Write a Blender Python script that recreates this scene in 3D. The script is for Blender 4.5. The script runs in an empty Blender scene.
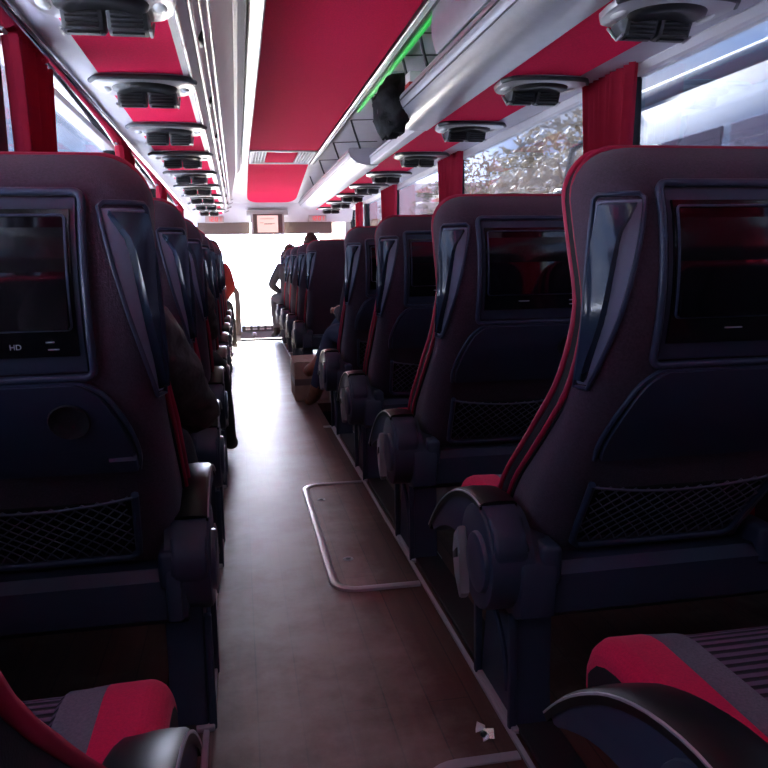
import bpy, bmesh, math, random
from mathutils import Vector, Matrix, noise as mnoise
PI = math.pi
sc = bpy.context.scene
COL = sc.collection
random.seed(7)

# ------------------------------------------------------------------ helpers
class MB:
    def __init__(s):
        s.v = []; s.f = []; s.m = []; s.cur = 0
    def add(s, vs, fs, mi=None):
        o = len(s.v); s.v += [tuple(p) for p in vs]
        for f in fs:
            s.f.append(tuple(i + o for i in f)); s.m.append(s.cur if mi is None else mi)
    def grid(s, rows, closed=False, cap=False, mi=None):
        n = len(rows[0]); vs = [p for r in rows for p in r]; fs = []
        for i in range(len(rows) - 1):
            for j in range(n if closed else n - 1):
                k = (j + 1) % n
                fs.append((i*n+j, i*n+k, (i+1)*n+k, (i+1)*n+j))
        if cap:
            fs.append(tuple(reversed(range(n)))); fs.append(tuple((len(rows)-1)*n + j for j in range(n)))
        s.add(vs, fs, mi)
    def box(s, x0, x1, y0, y1, z0, z1, b=0.0, mi=None):
        if b <= 0:
            vs = [(x, y, z) for x in (x0, x1) for y in (y0, y1) for z in (z0, z1)]
            s.add(vs, [(0,1,3,2),(4,6,7,5),(0,4,5,1),(2,3,7,6),(0,2,6,4),(1,5,7,3)], mi); return
        bm = bmesh.new(); bmesh.ops.create_cube(bm, size=1)
        for v in bm.verts:
            v.co = ((x0+x1)/2 + v.co.x*(x1-x0), (y0+y1)/2 + v.co.y*(y1-y0), (z0+z1)/2 + v.co.z*(z1-z0))
        bmesh.ops.bevel(bm, geom=bm.edges[:], offset=b, segments=3, profile=.5, affect='EDGES')
        bm.verts.index_update()
        s.add([v.co[:] for v in bm.verts], [[v.index for v in f.verts] for f in bm.faces], mi); bm.free()
    def tube(s, path, r, n=8, closed=False, mi=None, rad=None):
        P = [Vector(p) for p in path]; N = len(P); rows = []
        prev = None
        for i in range(N):
            if closed: t = P[(i+1) % N] - P[i-1]
            else: t = P[min(i+1, N-1)] - P[max(i-1, 0)]
            if t.length < 1e-9: t = Vector((0, 0, 1))
            t.normalize()
            if prev is None:
                a = Vector((0, 0, 1)) if abs(t.z) < .9 else Vector((1, 0, 0))
                u = t.cross(a).normalized()
            else:
                u = (prev - t * prev.dot(t))
                u = u.normalized() if u.length > 1e-6 else t.orthogonal().normalized()
            prev = u; w = t.cross(u)
            rr = rad[i] if rad else r
            rows.append([P[i] + (u*math.cos(2*PI*k/n) + w*math.sin(2*PI*k/n))*rr for k in range(n)])
        if closed:
            rows.append(rows[0]); s.grid(rows, True, False, mi)
        else: s.grid(rows, True, True, mi)
    def prism(s, poly, a0, a1, ax='x', b=0.0, mi=None):
        # poly: list of 2D points; ax: extrusion axis
        def mk(p, a):
            return (a, p[0], p[1]) if ax == 'x' else ((p[0], a, p[1]) if ax == 'y' else (p[0], p[1], a))
        n = len(poly)
        if b > 0:
            bm = bmesh.new()
            A = [bm.verts.new(mk(p, a0)) for p in poly]; B = [bm.verts.new(mk(p, a1)) for p in poly]
            fa = bm.faces.new(A); fb = bm.faces.new(list(reversed(B)))
            for i in range(n): bm.faces.new((A[(i+1) % n], A[i], B[i], B[(i+1) % n]))
            ed = list(fa.edges) + list(fb.edges)
            bmesh.ops.bevel(bm, geom=ed, offset=b, segments=2, profile=.5, affect='EDGES')
            bmesh.ops.recalc_face_normals(bm, faces=bm.faces[:]); bm.verts.index_update()
            s.add([v.co[:] for v in bm.verts], [[v.index for v in f.verts] for f in bm.faces], mi); bm.free()
        else:
            vs = [mk(p, a0) for p in poly] + [mk(p, a1) for p in poly]
            fs = [tuple(range(n)), tuple(reversed(range(n, 2*n)))]
            fs += [((i+1) % n, i, n+i, n+(i+1) % n) for i in range(n)]
            s.add(vs, fs, mi)
    def ellipsoid(s, c, r, nu=16, nv=10, mi=None):
        rows = []
        for i in range(nv+1):
            t = PI*i/nv; st = max(math.sin(t), 1e-3)
            rows.append([(c[0]+r[0]*st*math.cos(2*PI*k/nu), c[1]+r[1]*st*math.sin(2*PI*k/nu), c[2]+r[2]*math.cos(t)) for k in range(nu)])
        s.grid(rows, True, True, mi)
    def build(s, name, mats, parent=None, smooth=35, fix=True):
        me = bpy.data.meshes.new(name); me.from_pydata(s.v, [], s.f)
        if not isinstance(mats, (list, tuple)): mats = [mats]
        for m in mats: me.materials.append(m)
        for p, mi in zip(me.polygons, s.m): p.material_index = min(mi, len(mats)-1)
        if fix:
            bm = bmesh.new(); bm.from_mesh(me)
            bmesh.ops.recalc_face_normals(bm, faces=bm.faces[:]); bm.to_mesh(me); bm.free()
        if smooth:
            for p in me.polygons: p.use_smooth = True
            me.set_sharp_from_angle(angle=math.radians(smooth))
        o = bpy.data.objects.new(name, me); COL.objects.link(o)
        if parent: o.parent = parent
        return o
def empty(name, loc=(0, 0, 0), label=None, cat=None, group=None):
    o = bpy.data.objects.new(name, None); COL.objects.link(o); o.location = loc
    o.empty_display_size = .1
    return tag(o, label, cat, group) if label else o
def tag(o, label, cat, group=None, kind=None):
    o['label'] = label; o['category'] = cat
    if group: o['group'] = group
    if kind: o['kind'] = kind
    return o
def struct(o):
    o['kind'] = 'structure'; return o
def dup(root, loc, label, group=None):
    r = root.copy(); COL.objects.link(r); r.location = loc; r['label'] = label
    if group: r['group'] = group
    for ch in root.children:
        c = ch.copy(); COL.objects.link(c); c.parent = r
        for g in ch.children:
            d = g.copy(); COL.objects.link(d); d.parent = c
    return r
def interp(tab, z):
    # smooth (catmull-rom) interpolation over a sorted table
    if z <= tab[0][0]: return tab[0][1]
    if z >= tab[-1][0]: return tab[-1][1]
    for i in range(len(tab)-1):
        a, b = tab[i], tab[i+1]
        if a[0] <= z <= b[0]:
            h = b[0]-a[0]; t = (z-a[0])/h
            p0 = tab[i-1] if i > 0 else a; p3 = tab[i+2] if i+2 < len(tab) else b
            m0 = (b[1]-p0[1])/(b[0]-p0[0])*h; m1 = (p3[1]-a[1])/(p3[0]-a[0])*h
            return (2*t**3-3*t*t+1)*a[1] + (t**3-2*t*t+t)*m0 + (-2*t**3+3*t*t)*b[1] + (t**3-t*t)*m1

# ---------------------------------------------------------------- materials
def newmat(name):
    m = bpy.data.materials.new(name); m.use_nodes = True
    nt = m.node_tree; b = nt.nodes['Principled BSDF']; return m, nt, b
def mat(name, col, rough=.5, metal=0.0, spec=.5, noise=0.0, nscale=60, bump=0.0, bscale=200, coat=0.0, emis=None, estr=0, sheen=0.0, bdist=.002):
    m, nt, b = newmat(name)
    b.inputs['Base Color'].default_value = (*col, 1); b.inputs['Roughness'].default_value = rough
    b.inputs['Metallic'].default_value = metal; b.inputs['Specular IOR Level'].default_value = spec
    b.inputs['Coat Weight'].default_value = coat; b.inputs['Coat Roughness'].default_value = .08
    b.inputs['Sheen Weight'].default_value = sheen
    tc = nt.nodes.new('ShaderNodeTexCoord')
    if noise > 0:
        n = nt.nodes.new('ShaderNodeTexNoise'); n.inputs['Scale'].default_value = nscale; n.inputs['Detail'].default_value = 5
        r = nt.nodes.new('ShaderNodeValToRGB')
        r.color_ramp.elements[0].position = .3; r.color_ramp.elements[1].position = .7
        r.color_ramp.elements[0].color = (*[c*(1-noise) for c in col], 1); r.color_ramp.elements[1].color = (*[min(1, c*(1+noise)) for c in col], 1)
        nt.links.new(tc.outputs['Object'], n.inputs['Vector']); nt.links.new(n.outputs['Fac'], r.inputs[0]); nt.links.new(r.outputs[0], b.inputs['Base Color'])
    if bump > 0:
        n2 = nt.nodes.new('ShaderNodeTexNoise'); n2.inputs['Scale'].default_value = bscale; n2.inputs['Detail'].default_value = 3
        bp = nt.nodes.new('ShaderNodeBump'); bp.inputs['Strength'].default_value = bump; bp.inputs['Distance'].default_value = bdist
        nt.links.new(tc.outputs['Object'], n2.inputs['Vector']); nt.links.new(n2.outputs['Fac'], bp.inputs['Height']); nt.links.new(bp.outputs[0], b.inputs['Normal'])
    if emis:
        b.inputs['Emission Color'].default_value = (*emis, 1); b.inputs['Emission Strength'].default_value = estr
    return m
M = {}
M['shell'] = mat('shell_fabric', (.066, .042, .066), .9, spec=.3, noise=.25, nscale=240, bump=.4, bscale=500, sheen=.15)
M['band'] = mat('black_band_fabric', (.012, .010, .013), .85, bump=.3, bscale=400)
M['piping'] = mat('red_piping', (.42, .008, .05), .55)
M['plastic'] = mat('navy_black_plastic', (.033, .043, .078), .46, bump=.12, bscale=900, bdist=.0006)
M['tray'] = mat('tray_plastic', (.028, .037, .072), .5, bump=.15, bscale=1100, bdist=.0006)
M['ridge'] = mat('ridge_plastic', (.040, .052, .095), .35)
M['gloss'] = mat('gloss_black_plastic', (.006, .006, .008), .12, coat=.5)
M['handle'] = mat('handle_gloss_navy', (.022, .036, .066), .16, coat=.6)
M['recess'] = mat('handle_recess_grey', (.20, .23, .33), .35)
M['screen'] = mat('tv_screen_glass', (.004, .003, .005), .04, spec=.9)
M['net'] = mat('net_cord', (.11, .11, .16), .6)
M['armtop'] = mat('arm_pad_black', (.007, .007, .009), .42, spec=.3)
M['lever'] = mat('lever_grey', (.30, .32, .33), .4)
M['red_fab'] = mat('red_fabric', (.60, .008, .07), .85, spec=.2, noise=.12, nscale=300, bump=.25, bscale=600, sheen=.1)
M['grey_fab'] = mat('grey_fabric', (.14, .13, .155), .9, noise=.2, nscale=300, bump=.25, bscale=600)
M['edge'] = mat('edge_trim_grey', (.45, .46, .50), .3, metal=.4)
def ribbed():
    m, nt, b = newmat('ribbed_plum_fabric')
    tc = nt.nodes.new('ShaderNodeTexCoord'); w = nt.nodes.new('ShaderNodeTexWave'); w.bands_direction = 'Y'
    w.inputs['Scale'].default_value = 18; w.inputs['Distortion'].default_value = .25; w.inputs['Detail Scale'].default_value = 8
    r = nt.nodes.new('ShaderNodeValToRGB'); r.color_ramp.elements[0].position = .35; r.color_ramp.elements[1].position = .6
    r.color_ramp.elements[0].color = (.012, .008, .014, 1); r.color_ramp.elements[1].color = (.13, .075, .13, 1)
    bp = nt.nodes.new('ShaderNodeBump'); bp.inputs['Strength'].default_value = .5; bp.inputs['Distance'].default_value = .003
    nt.links.new(tc.outputs['Object'], w.inputs['Vector']); nt.links.new(w.outputs['Fac'], r.inputs[0]); nt.links.new(r.outputs[0], b.inputs['Base Color'])
    nt.links.new(w.outputs['Fac'], bp.inputs['Height']); nt.links.new(bp.outputs[0], b.inputs['Normal'])
    b.inputs['Roughness'].default_value = .9; return m
M['rib'] = ribbed()
M['text'] = mat('printed_grey', (.55, .55, .62), .5)
M['white'] = mat('white_panel', (.62, .60, .62), .45, noise=.04, nscale=8)
M['lilac'] = mat('grey_soffit', (.42, .40, .46), .5, noise=.05, nscale=10, bump=.1, bscale=300)
M['silver'] = mat('silver_rail', (.62, .61, .63), .24, metal=.85)
M['rackgrey'] = mat('rack_silver_paint', (.34, .335, .37), .3, metal=.35, noise=.06, nscale=20)
M['mirror'] = mat('polished_rail', (.72, .70, .74), .06, metal=1.0)
M['ceil_red'] = mat('red_ceiling_fabric', (.74, .010, .072), .95, spec=.1, noise=.10, nscale=120, bump=.3, bscale=500)
M['black'] = mat('black_plastic', (.010, .010, .012), .4)
M['vent'] = mat('vent_dark_grey', (.035, .036, .042), .45)
M['vent_l'] = mat('vent_silver', (.40, .39, .40), .3, metal=.5)
M['led'] = mat('green_led_strip', (.02, .3, .06), .4, emis=(.03, 1, .12), estr=.085)
M['lens'] = mat('light_lens', (.75, .76, .74), .25, noise=.05, nscale=30)
M['lamp'] = mat('lit_strip_lens', (.75, .76, .74), .3, emis=(1, .97, .95), estr=.55)
M['dark'] = mat('dark_wall_panel', (.035, .035, .045), .8, bump=.2)
M['pillar'] = mat('grey_pillar', (.30, .29, .32), .6)
M['rubber'] = mat('rubber', (.012, .012, .014), .7)
M['jacket'] = mat('black_quilted_jacket', (.060, .048, .046), .65, bump=.8, bscale=16, bdist=.02, noise=.3, nscale=30)
M['trouser'] = mat('dark_trousers', (.020, .020, .024), .85, bump=.4, bscale=60)
M['jeans'] = mat('blue_jeans', (.07, .10, .22), .85, bump=.4, bscale=80)
M['skin'] = mat('skin', (.42, .22, .15), .55, noise=.08, nscale=40)
M['hair'] = mat('dark_hair', (.018, .011, .008), .6, bump=.6, bscale=120)
M['hair2'] = mat('brown_hair', (.05, .026, .016), .6, bump=.6, bscale=120)
M['boot'] = mat('tan_leather', (.27, .10, .055), .5, noise=.2, nscale=40)
M['shoe'] = mat('black_shoe', (.008, .008, .009), .5)
M['redcloth'] = mat('red_cloth', (.45, .035, .03), .85, bump=.4, bscale=50)
M['greycloth'] = mat('grey_cloth', (.13, .13, .15), .85, bump=.4, bscale=50)
M['plum'] = mat('plum_coat', (.035, .018, .032), .9, bump=.4, bscale=60)
M['card'] = mat('cardboard', (.36, .25, .19), .85, noise=.12, nscale=25)
M['tape'] = mat('packing_tape', (.17, .13, .12), .35)
M['paper'] = mat('white_paper', (.75, .75, .75), .7)
M['bag'] = mat('black_nylon', (.006, .006, .007), .75, spec=.25, bump=.7, bscale=25, bdist=.012)
M['visor'] = mat('sun_visor', (.16, .12, .10), .8)
M['tvframe'] = mat('monitor_bezel', (.10, .06, .05), .5)
M['tvsurr'] = mat('monitor_housing', (.42, .39, .36), .5)
M['tvscr'] = mat('monitor_screen', (.2, .12, .11), .3, emis=(1, .62, .58), estr=.25)
M['redled'] = mat('red_led_segments', (.4, .02, .02), .4, emis=(1, .05, .05), estr=.35)
M['dash'] = mat('dashboard_grey', (.26, .26, .30), .6)
M['beige'] = mat('beige_rail', (.20, .16, .13), .5)
M['jeansd'] = mat('dark_jeans', (.028, .034, .07), .85, bump=.4, bscale=80)
M['rod'] = mat('dark_bracket', (.05, .05, .055), .45)

def floor_mat():
    m, nt, b = newmat('vinyl_plank_floor'); L = nt.links
    tc = nt.nodes.new('ShaderNodeTexCoord')
    mp = nt.nodes.new('ShaderNodeMapping'); mp.inputs['Rotation'].default_value = (0, 0, PI/2)
    br = nt.nodes.new('ShaderNodeTexBrick'); br.inputs['Scale'].default_value = 1
    br.inputs['Brick Width'].default_value = 1.1; br.inputs['Row Height'].default_value = .092; br.inputs['Mortar Size'].default_value = .0018
    br.inputs['Color1'].default_value = (.112, .050, .038, 1); br.inputs['Color2'].default_value = (.075, .032, .025, 1); br.inputs['Mortar'].default_value = (.03, .014, .012, 1)
    br.offset = .37
    L.new(tc.outputs['Object'], mp.inputs['Vector']); L.new(mp.outputs[0], br.inputs['Vector'])
    st = nt.nodes.new('ShaderNodeMapping'); st.inputs['Scale'].default_value = (30, 2.2, 1)
    gr = nt.nodes.new('ShaderNodeTexNoise'); gr.inputs['Scale'].default_value = 1.5; gr.inputs['Detail'].default_value = 6
    L.new(tc.outputs['Object'], st.inputs['Vector']); L.new(st.outputs[0], gr.inputs['Vector'])
    mx = nt.nodes.new('ShaderNodeMix'); mx.data_type = 'RGBA'; mx.blend_type = 'OVERLAY'; mx.inputs['Factor'].default_value = .55
    L.new(br.outputs['Color'], mx.inputs['A']); L.new(gr.outputs['Fac'], mx.inputs['B'])
    # worn dusty path of grey scuffs, lightened and shifted left as painted-in glare
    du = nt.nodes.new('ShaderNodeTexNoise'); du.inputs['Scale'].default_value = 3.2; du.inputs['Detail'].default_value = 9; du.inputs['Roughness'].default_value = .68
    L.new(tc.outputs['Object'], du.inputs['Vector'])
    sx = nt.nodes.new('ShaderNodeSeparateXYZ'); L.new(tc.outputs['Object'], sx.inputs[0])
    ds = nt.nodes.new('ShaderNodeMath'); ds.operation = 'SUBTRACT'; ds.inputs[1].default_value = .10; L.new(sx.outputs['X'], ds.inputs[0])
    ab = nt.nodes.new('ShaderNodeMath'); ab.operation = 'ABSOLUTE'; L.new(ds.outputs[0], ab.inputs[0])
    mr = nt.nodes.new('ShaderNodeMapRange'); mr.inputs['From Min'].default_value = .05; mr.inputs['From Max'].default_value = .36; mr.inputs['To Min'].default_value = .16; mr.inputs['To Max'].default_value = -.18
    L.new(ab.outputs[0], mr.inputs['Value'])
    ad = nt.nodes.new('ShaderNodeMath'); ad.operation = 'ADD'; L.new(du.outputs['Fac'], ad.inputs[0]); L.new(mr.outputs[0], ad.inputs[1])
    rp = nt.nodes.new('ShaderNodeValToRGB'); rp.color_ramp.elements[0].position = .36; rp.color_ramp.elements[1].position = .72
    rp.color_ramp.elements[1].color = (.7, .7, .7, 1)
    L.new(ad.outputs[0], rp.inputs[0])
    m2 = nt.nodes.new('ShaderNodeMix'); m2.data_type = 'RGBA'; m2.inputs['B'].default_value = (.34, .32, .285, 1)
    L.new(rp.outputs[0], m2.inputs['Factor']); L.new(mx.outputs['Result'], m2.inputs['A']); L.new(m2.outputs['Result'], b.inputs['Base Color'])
    rr = nt.nodes.new('ShaderNodeMapRange'); rr.inputs['To Min'].default_value = .36; rr.inputs['To Max'].default_value = .52
    L.new(du.outputs['Fac'], rr.inputs['Value']); L.new(rr.outputs[0], b.inputs['Roughness'])
    bp = nt.nodes.new('ShaderNodeBump'); bp.inputs['Strength'].default_value = .15; bp.inputs['Distance'].default_value = .002
    L.new(br.outputs['Fac'], bp.inputs['Height']); bp.invert = True; L.new(bp.outputs[0], b.inputs['Normal'])
    return m
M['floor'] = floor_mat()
def curtain_mat():
    m, nt, b = newmat('red_curtain_cloth'); L = nt.links
    b.inputs['Base Color'].default_value = (.45, .008, .045, 1); b.inputs['Roughness'].default_value = .85
    tr = nt.nodes.new('ShaderNodeBsdfTranslucent'); tr.inputs[0].default_value = (.6, .010, .05, 1)
    mx = nt.nodes.new('ShaderNodeMixShader'); mx.inputs[0].default_value = .35
    out = nt.nodes['Material Output']
    L.new(b.outputs[0], mx.inputs[1]); L.new(tr.outputs[0], mx.inputs[2]); L.new(mx.outputs[0], out.inputs[0]); return m
M['curtain'] = curtain_mat()
def glass_mat(name, tint, refl):
    m, nt, b = newmat(name); L = nt.links; nt.nodes.remove(b)
    t = nt.nodes.new('ShaderNodeBsdfTransparent'); t.inputs[0].default_value = (*tint, 1)
    g = nt.nodes.new('ShaderNodeBsdfGlossy'); g.inputs['Roughness'].default_value = .03
    fr = nt.nodes.new('ShaderNodeFresnel'); fr.inputs[0].default_value = 1.35
    mu = nt.nodes.new('ShaderNodeMath'); mu.operation = 'MULTIPLY'; mu.inputs[1].default_value = refl; L.new(fr.outputs[0], mu.inputs[0])
    mx = nt.nodes.new('ShaderNodeMixShader'); L.new(mu.outputs[0], mx.inputs[0]); L.new(t.outputs[0], mx.inputs[1]); L.new(g.outputs[0], mx.inputs[2])
    L.new(mx.outputs[0], nt.nodes['Material Output'].inputs[0]); return m
M['glass'] = glass_mat('side_window_glass', (.80, .84, .90), .6)
M['wind'] = glass_mat('windscreen_glass', (.96, .96, .95), .5)

# --------------------------------------------------------------- seat model
W = .258; RC = .066
BK = [(.30, .215), (.36, .185), (.43, .14), (.50, .085), (.60, .01), (.70, -.06), (.80, -.10), (.90, -.118), (1.0, -.112), (1.06, -.092), (1.10, -.062), (1.13, -.015)]
RM = [(.30, .335), (.37, .335), (.44, .295), (.51, .235), (.58, .155), (.65, .075), (.72, .005), (.80, -.035), (.88, -.045), (.98, -.012), (1.05, .01), (1.09, .018), (1.13, .022)]
TOP = 1.13; TR = .085
def hw(z):
    if z <= TOP - TR: return W - .012*max(0, (.5 - z)/.2)
    d = min(1.0, (z - (TOP - TR))/TR)
    return W - TR + TR*math.sqrt(max(0, 1 - d*d))
def sect(z, s):
    """point of the back shell at height z, perimeter coordinate s (0 = centre of the back)"""
    w = hw(z); b = interp(BK, z); r = interp(RM, z); rc = min(RC, max(.004, (r-b)*.8)); wf = w - rc
    a = abs(s); sg = 1 if s >= 0 else -1
    if a <= wf: return Vector((s, b, z))
    al = rc*PI/2
    if a <= wf + al:
        t = (a - wf)/rc
        return Vector((sg*(wf + rc*math.sin(t)), b + rc*(1 - math.cos(t)), z))
    return Vector((sg*w, min(b + rc + (a - wf - al), r), z))
def smax(z):
    w = hw(z); b = interp(BK, z); r = interp(RM, z); rc = min(RC, max(.004, (r-b)*.8))
    return w - rc + rc*PI/2 + (r - b - rc)
def SP(s, z, off=0.0):
    p = sect(z, s)
    if off == 0: return p
    e = .004
    du = sect(z, s+e) - sect(z, s-e); dz = sect(z+e, s) - sect(z-e, s)
    n = du.cross(dz).normalized()
    if n.y > .3: n = -n
    return p + n*off
def frange(a, b, n): return [a + (b-a)*i/(n-1) for i in range(n)]
def plate(mb, zs, fl, fr, h, base=-.006, inset=.007, n=9, mi=None):
    """raised plate lying on the shell between two edges"""
    rows = []
    Z = [zs[0]] + list(zs) + [zs[-1]]
    for i, z in enumerate(zs):
        a, b = fl(z), fr(z); ins = min(inset, (b-a)*.3)
        ss = [a] + frange(a+ins, b-ins, n) + [b]
        end = i in (0, len(zs)-1)
        rows.append([SP(s, z, base if (end or j in (0, len(ss)-1)) else h) for j, s in enumerate(ss)])
    mb.grid(rows, mi=mi)
def zlist(a, b, n, ins=.006):
    return [a, a+ins] + frange(a+ins, b-ins, n)[1:-1] + [b-ins, b]
def rrect(x0, x1, z0, z1, r, n=5):
    pts = []
    for cx, cz, a0 in ((x1-r, z1-r, 0), (x0+r, z1-r, PI/2), (x0+r, z0+r, PI), (x1-r, z0+r, 3*PI/2)):
        for k in range(n): 
            a = a0 + PI/2*k/(n-1); pts.append((cx + r*math.cos(a), cz + r*math.sin(a)))
    return pts
def smooth_line(pts, k=5):
    out = []
    for i in range(len(pts)-1):
        p0 = pts[max(i-1, 0)]; p1 = pts[i]; p2 = pts[i+1]; p3 = pts[min(i+2, len(pts)-1)]
        for j in range(k):
            t = j/k
            out.append(tuple(.5*(2*b + (c-a)*t + (2*a-5*b+4*c-d)*t*t + (3*b-a-3*c+d)*t**3) for a, b, c, d in zip(p0, p1, p2, p3)))
    return out + [pts[-1]]
def dense(pts, d=.03, closed=True):
    out = []; N = len(pts)
    for i in range(N if closed else N-1):
        a, b = pts[i], pts[(i+1) % N]; l = math.dist(a, b); k = max(1, int(l/d))
        for j in range(k): out.append(tuple(a[q] + (b[q]-a[q])*j/k for q in range(len(a))))
    if not closed: out.append(pts[-1])
    return out
HI = [(.74, .256), (.80, .240), (.88, .220), (.96, .202), (1.045, .185)]
HO = [(.74, .284), (.80, .288), (.88, .288), (.96, .281), (1.045, .262)]
GI = [(.74, .260), (.80, .252), (.85, .243), (.90, .236), (.95, .228), (.99, .219), (1.02, .200), (1.045, .187)]

def build_seat(name, side, variant='tv', arm=0.0, label='', cat='seat', group=None, hd=False, centre_arm=False, fwd=0.0, arm_out=None):
    """side: -1 the aisle is at local -x, +1 at +x, 0 window seat without an aisle arm; arm: raise angle of the aisle armrest"""
    root = empty(name, (0, 0, 0), label, cat, group)
    zs = [.30, .315, .34, .37, .40, .44, .48, .52, .56, .60, .64, .68, .72, .76, .80, .84, .88, .92, .96, 1.0, 1.03, 1.05, 1.07, 1.09, 1.105, 1.117, 1.125, 1.129]
    # back shell
    mb = MB(); rows = []
    for z in zs:
        sm = smax(z); wf = hw(z) - RC*.98
        ss = [-sm, -sm + .3*(sm-wf-.11 if sm > wf+.115 else .005)] + [-(wf + .11*k/6) for k in range(6, -1, -1)]
        half = ss + frange(-wf, 0, 5)[1:]
        full = half + [-s for s in reversed(half[:-1])]
        rows.append([SP(s, z) for s in full])
    mb.grid(rows); n = len(rows[0]); 
    top = [rows[-1][j] for j in range(n)]; mb.add(top, [tuple(range(n))]); mb.add(rows[0], [tuple(range(n))])
    mb.build('back_shell', M['shell'], root, 50)
    # front cushion of the back: dark band, then the padded front
    mb = MB(); rows = []
    for z in zs[1:]:
        w = hw(z) - .013 + .017*min(1, max(0, (.86-z)/.2)); r = interp(RM, z); h = min(1, (TOP - z)/.09)
        d = .05
        bol = .014*math.sin(min(1, max(0, (z-.3)/.3))*PI/2)*h
        row = [(-w, r-.012, z), (-w-.004, r+.01, z), (-w-.004, r+d-.01, z), (-w+.004, r+d, z), (-w+.035, r+d+bol, z), (-w*.62, r+d+bol*.5, z), (-w*.3, r+d-.004, z), (0, r+d-.006, z)]
        rows.append(row + [(-x, y, zz) for x, y, zz in reversed(row[:-1])])
    mb.grid(rows, True, True)
    mb.m = [0]*len(mb.m)
    mb.build('back_cushion', M['band'], root, 50)
    # red piping: one loop each side of the band
    zz = frange(.32, 1.045, 26)
    for dy, ex in ((0.0, .006), (.05, .007)):
        ins = .005 if dy == 0 else .014
        L = [(-hw(z)-(ex+ins)*min(1, max(0, (.88-z)/.2))+ins, interp(RM, z)+dy, z) for z in zz]
        arc = []
        for k in range(1, 24):
            a = PI/2*k/12
            if a <= PI/2: x = -(W - TR) - (TR-ins)*math.cos(a); z = TOP - TR + (TR+.003)*math.sin(a); arc.append((x, interp(RM, min(z, TOP))+dy, z))
        top = [(x, interp(RM, TOP)+dy, TOP+.003) for x in frange(-(W-TR)+.03, (W-TR)-.03, 8)]
        right = [(-x, y, z) for x, y, z in reversed(L + arc)]
        mb = MB(); mb.tube(L + arc + top + right, .0055 if dy == 0 else .0065, 7); mb.build('piping', M['piping'], root, 60)
    # head pillow hooked over the top
    mb = MB()
    sec = []
    for x in frange(-.15, .15, 13):
        k = math.sqrt(max(0, 1-(x/.152)**4)); k = max(k, .25)
        c = []
        for q in range(12):
            a = 2*PI*q/12
            c.append((x, .055 + .045*math.cos(a)*k, 1.035 + .108*math.sin(a)*k))
        sec.append(c)
    mb.grid(sec, True, True); mb.build('head_pillow', M['band'], root, 60)
    for sg in ((-1, 1)):
        # handle in the upper corner of the back
        zz = zlist(.74, 1.045, 14, .008)
        mb = MB()
        f1 = (lambda z: interp(HI, z)) if sg > 0 else (lambda z: -interp(HO, z))
        f2 = (lambda z: interp(HO, z)) if sg > 0 else (lambda z: -interp(HI, z))
        plate(mb, zz, f1, f2, .003, inset=.004, n=6)
        hb = mb.build('grab_handle', M['recess'], root, 50)
        mb = MB(); loop = [(sg*interp(HI, z), z) for z in frange(.74, 1.04, 14)] + [(sg*s, 1.047) for s in frange(.194, .255, 4)] + [(sg*interp(HO, z), z) for z in frange(1.04, .74, 14)]
        mb.tube([SP(s, z, .004) for s, z in loop], .0042, 6, True); mb.build('handle_rim', M['ridge'], hb, 60)
        g1 = (lambda z: interp(GI, z)) if sg > 0 else (lambda z: -interp(HO, z)+.006)
        g2 = (lambda z: interp(HO, z)-.006) if sg > 0 else (lambda z: -interp(GI, z))
        mb = MB(); plate(mb, zlist(.745, 1.04, 16, .012), g1, g2, .017, inset=.008, n=6); mb.build('handle_grip', M['handle'], hb, 60)
    if variant == 'tv':
        mb = MB(); plate(mb, zlist(.785, 1.058, 8), lambda z: -.16, lambda z: .16, .006); tv = mb.build('tv_unit', M['plastic'], root, 40)
        mb = MB(); mb.tube([SP(s, z, .008) for s, z in dense(rrect(-.163, .163, .782, 1.061, .014))], .0065, 7, True); mb.build('tv_surround', M['ridge'], tv, 60)
        mb = MB(); plate(mb, zlist(.812, 1.04, 7), lambda z: -.148, lambda z: .148, .0105, inset=.003); mb.build('tv_bezel', M['gloss'], tv, 40)
        # a flat screen, so that it reflects cleanly
        a, b_ = SP(0, .862, .0255), SP(0, 1.022, .0115)
        mb = MB(); u = (b_-a); nn = Vector((1, 0, 0)).cross(u).normalized()
        if nn.y > 0: nn = -nn
        q = [Vector((x, 0, 0)) + p for p in (a, b_) for x in (-.136, .136)]
        mb.add(q + [p - nn*.006 for p in q], [(0, 1, 3, 2), (4, 6, 7, 5), (0, 2, 6, 4), (1, 5, 7, 3), (0, 4, 5, 1), (2, 3, 7, 6)]); mb.build('tv_screen', M['screen'], tv, 0)
        mb = MB(); loop = dense(rrect(-.139, .139, .859, 1.025, .006)); mb.tube([SP(s, z, .0125) for s, z in loop], .0022, 5, True); mb.build('screen_edge', M['ridge'], tv, 60)
        for s0, s1, z0, z1 in ((-.05, -.018, .839, .8425), (.098, .112, .839, .8425), (.1, .118, .828, .831)):
            mb = MB(); plate(mb, zlist(z0, z1, 3, .001), lambda z: s0, lambda z: s1, .0122, inset=.001, n=3)
            mb.build('button_print', M['text'], tv, 0)
        if hd:
            cu = bpy.data.curves.new('hd_mark', 'FONT'); cu.body = 'HD'; cu.size = .012; cu.extrude = .0004; cu.align_x = 'CENTER'
            cu.materials.append(M['text']); tt = bpy.data.objects.new('hd_tmp', cu); COL.objects.link(tt); dg = bpy.context.evaluated_depsgraph_get(); dg.update(); tm = bpy.data.meshes.new_from_object(tt.evaluated_get(dg)); bpy.data.objects.remove(tt); t = bpy.data.objects.new('hd_mark', tm); COL.objects.link(t); t.parent = tv
            p = SP(.055, .831, .0118); up = (SP(.055, .85) - SP(.055, .83)).normalized()
            # text lies in the plate: x right, y up, facing the rear
            zax = Vector((1, 0, 0)).cross(up).normalized()
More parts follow.
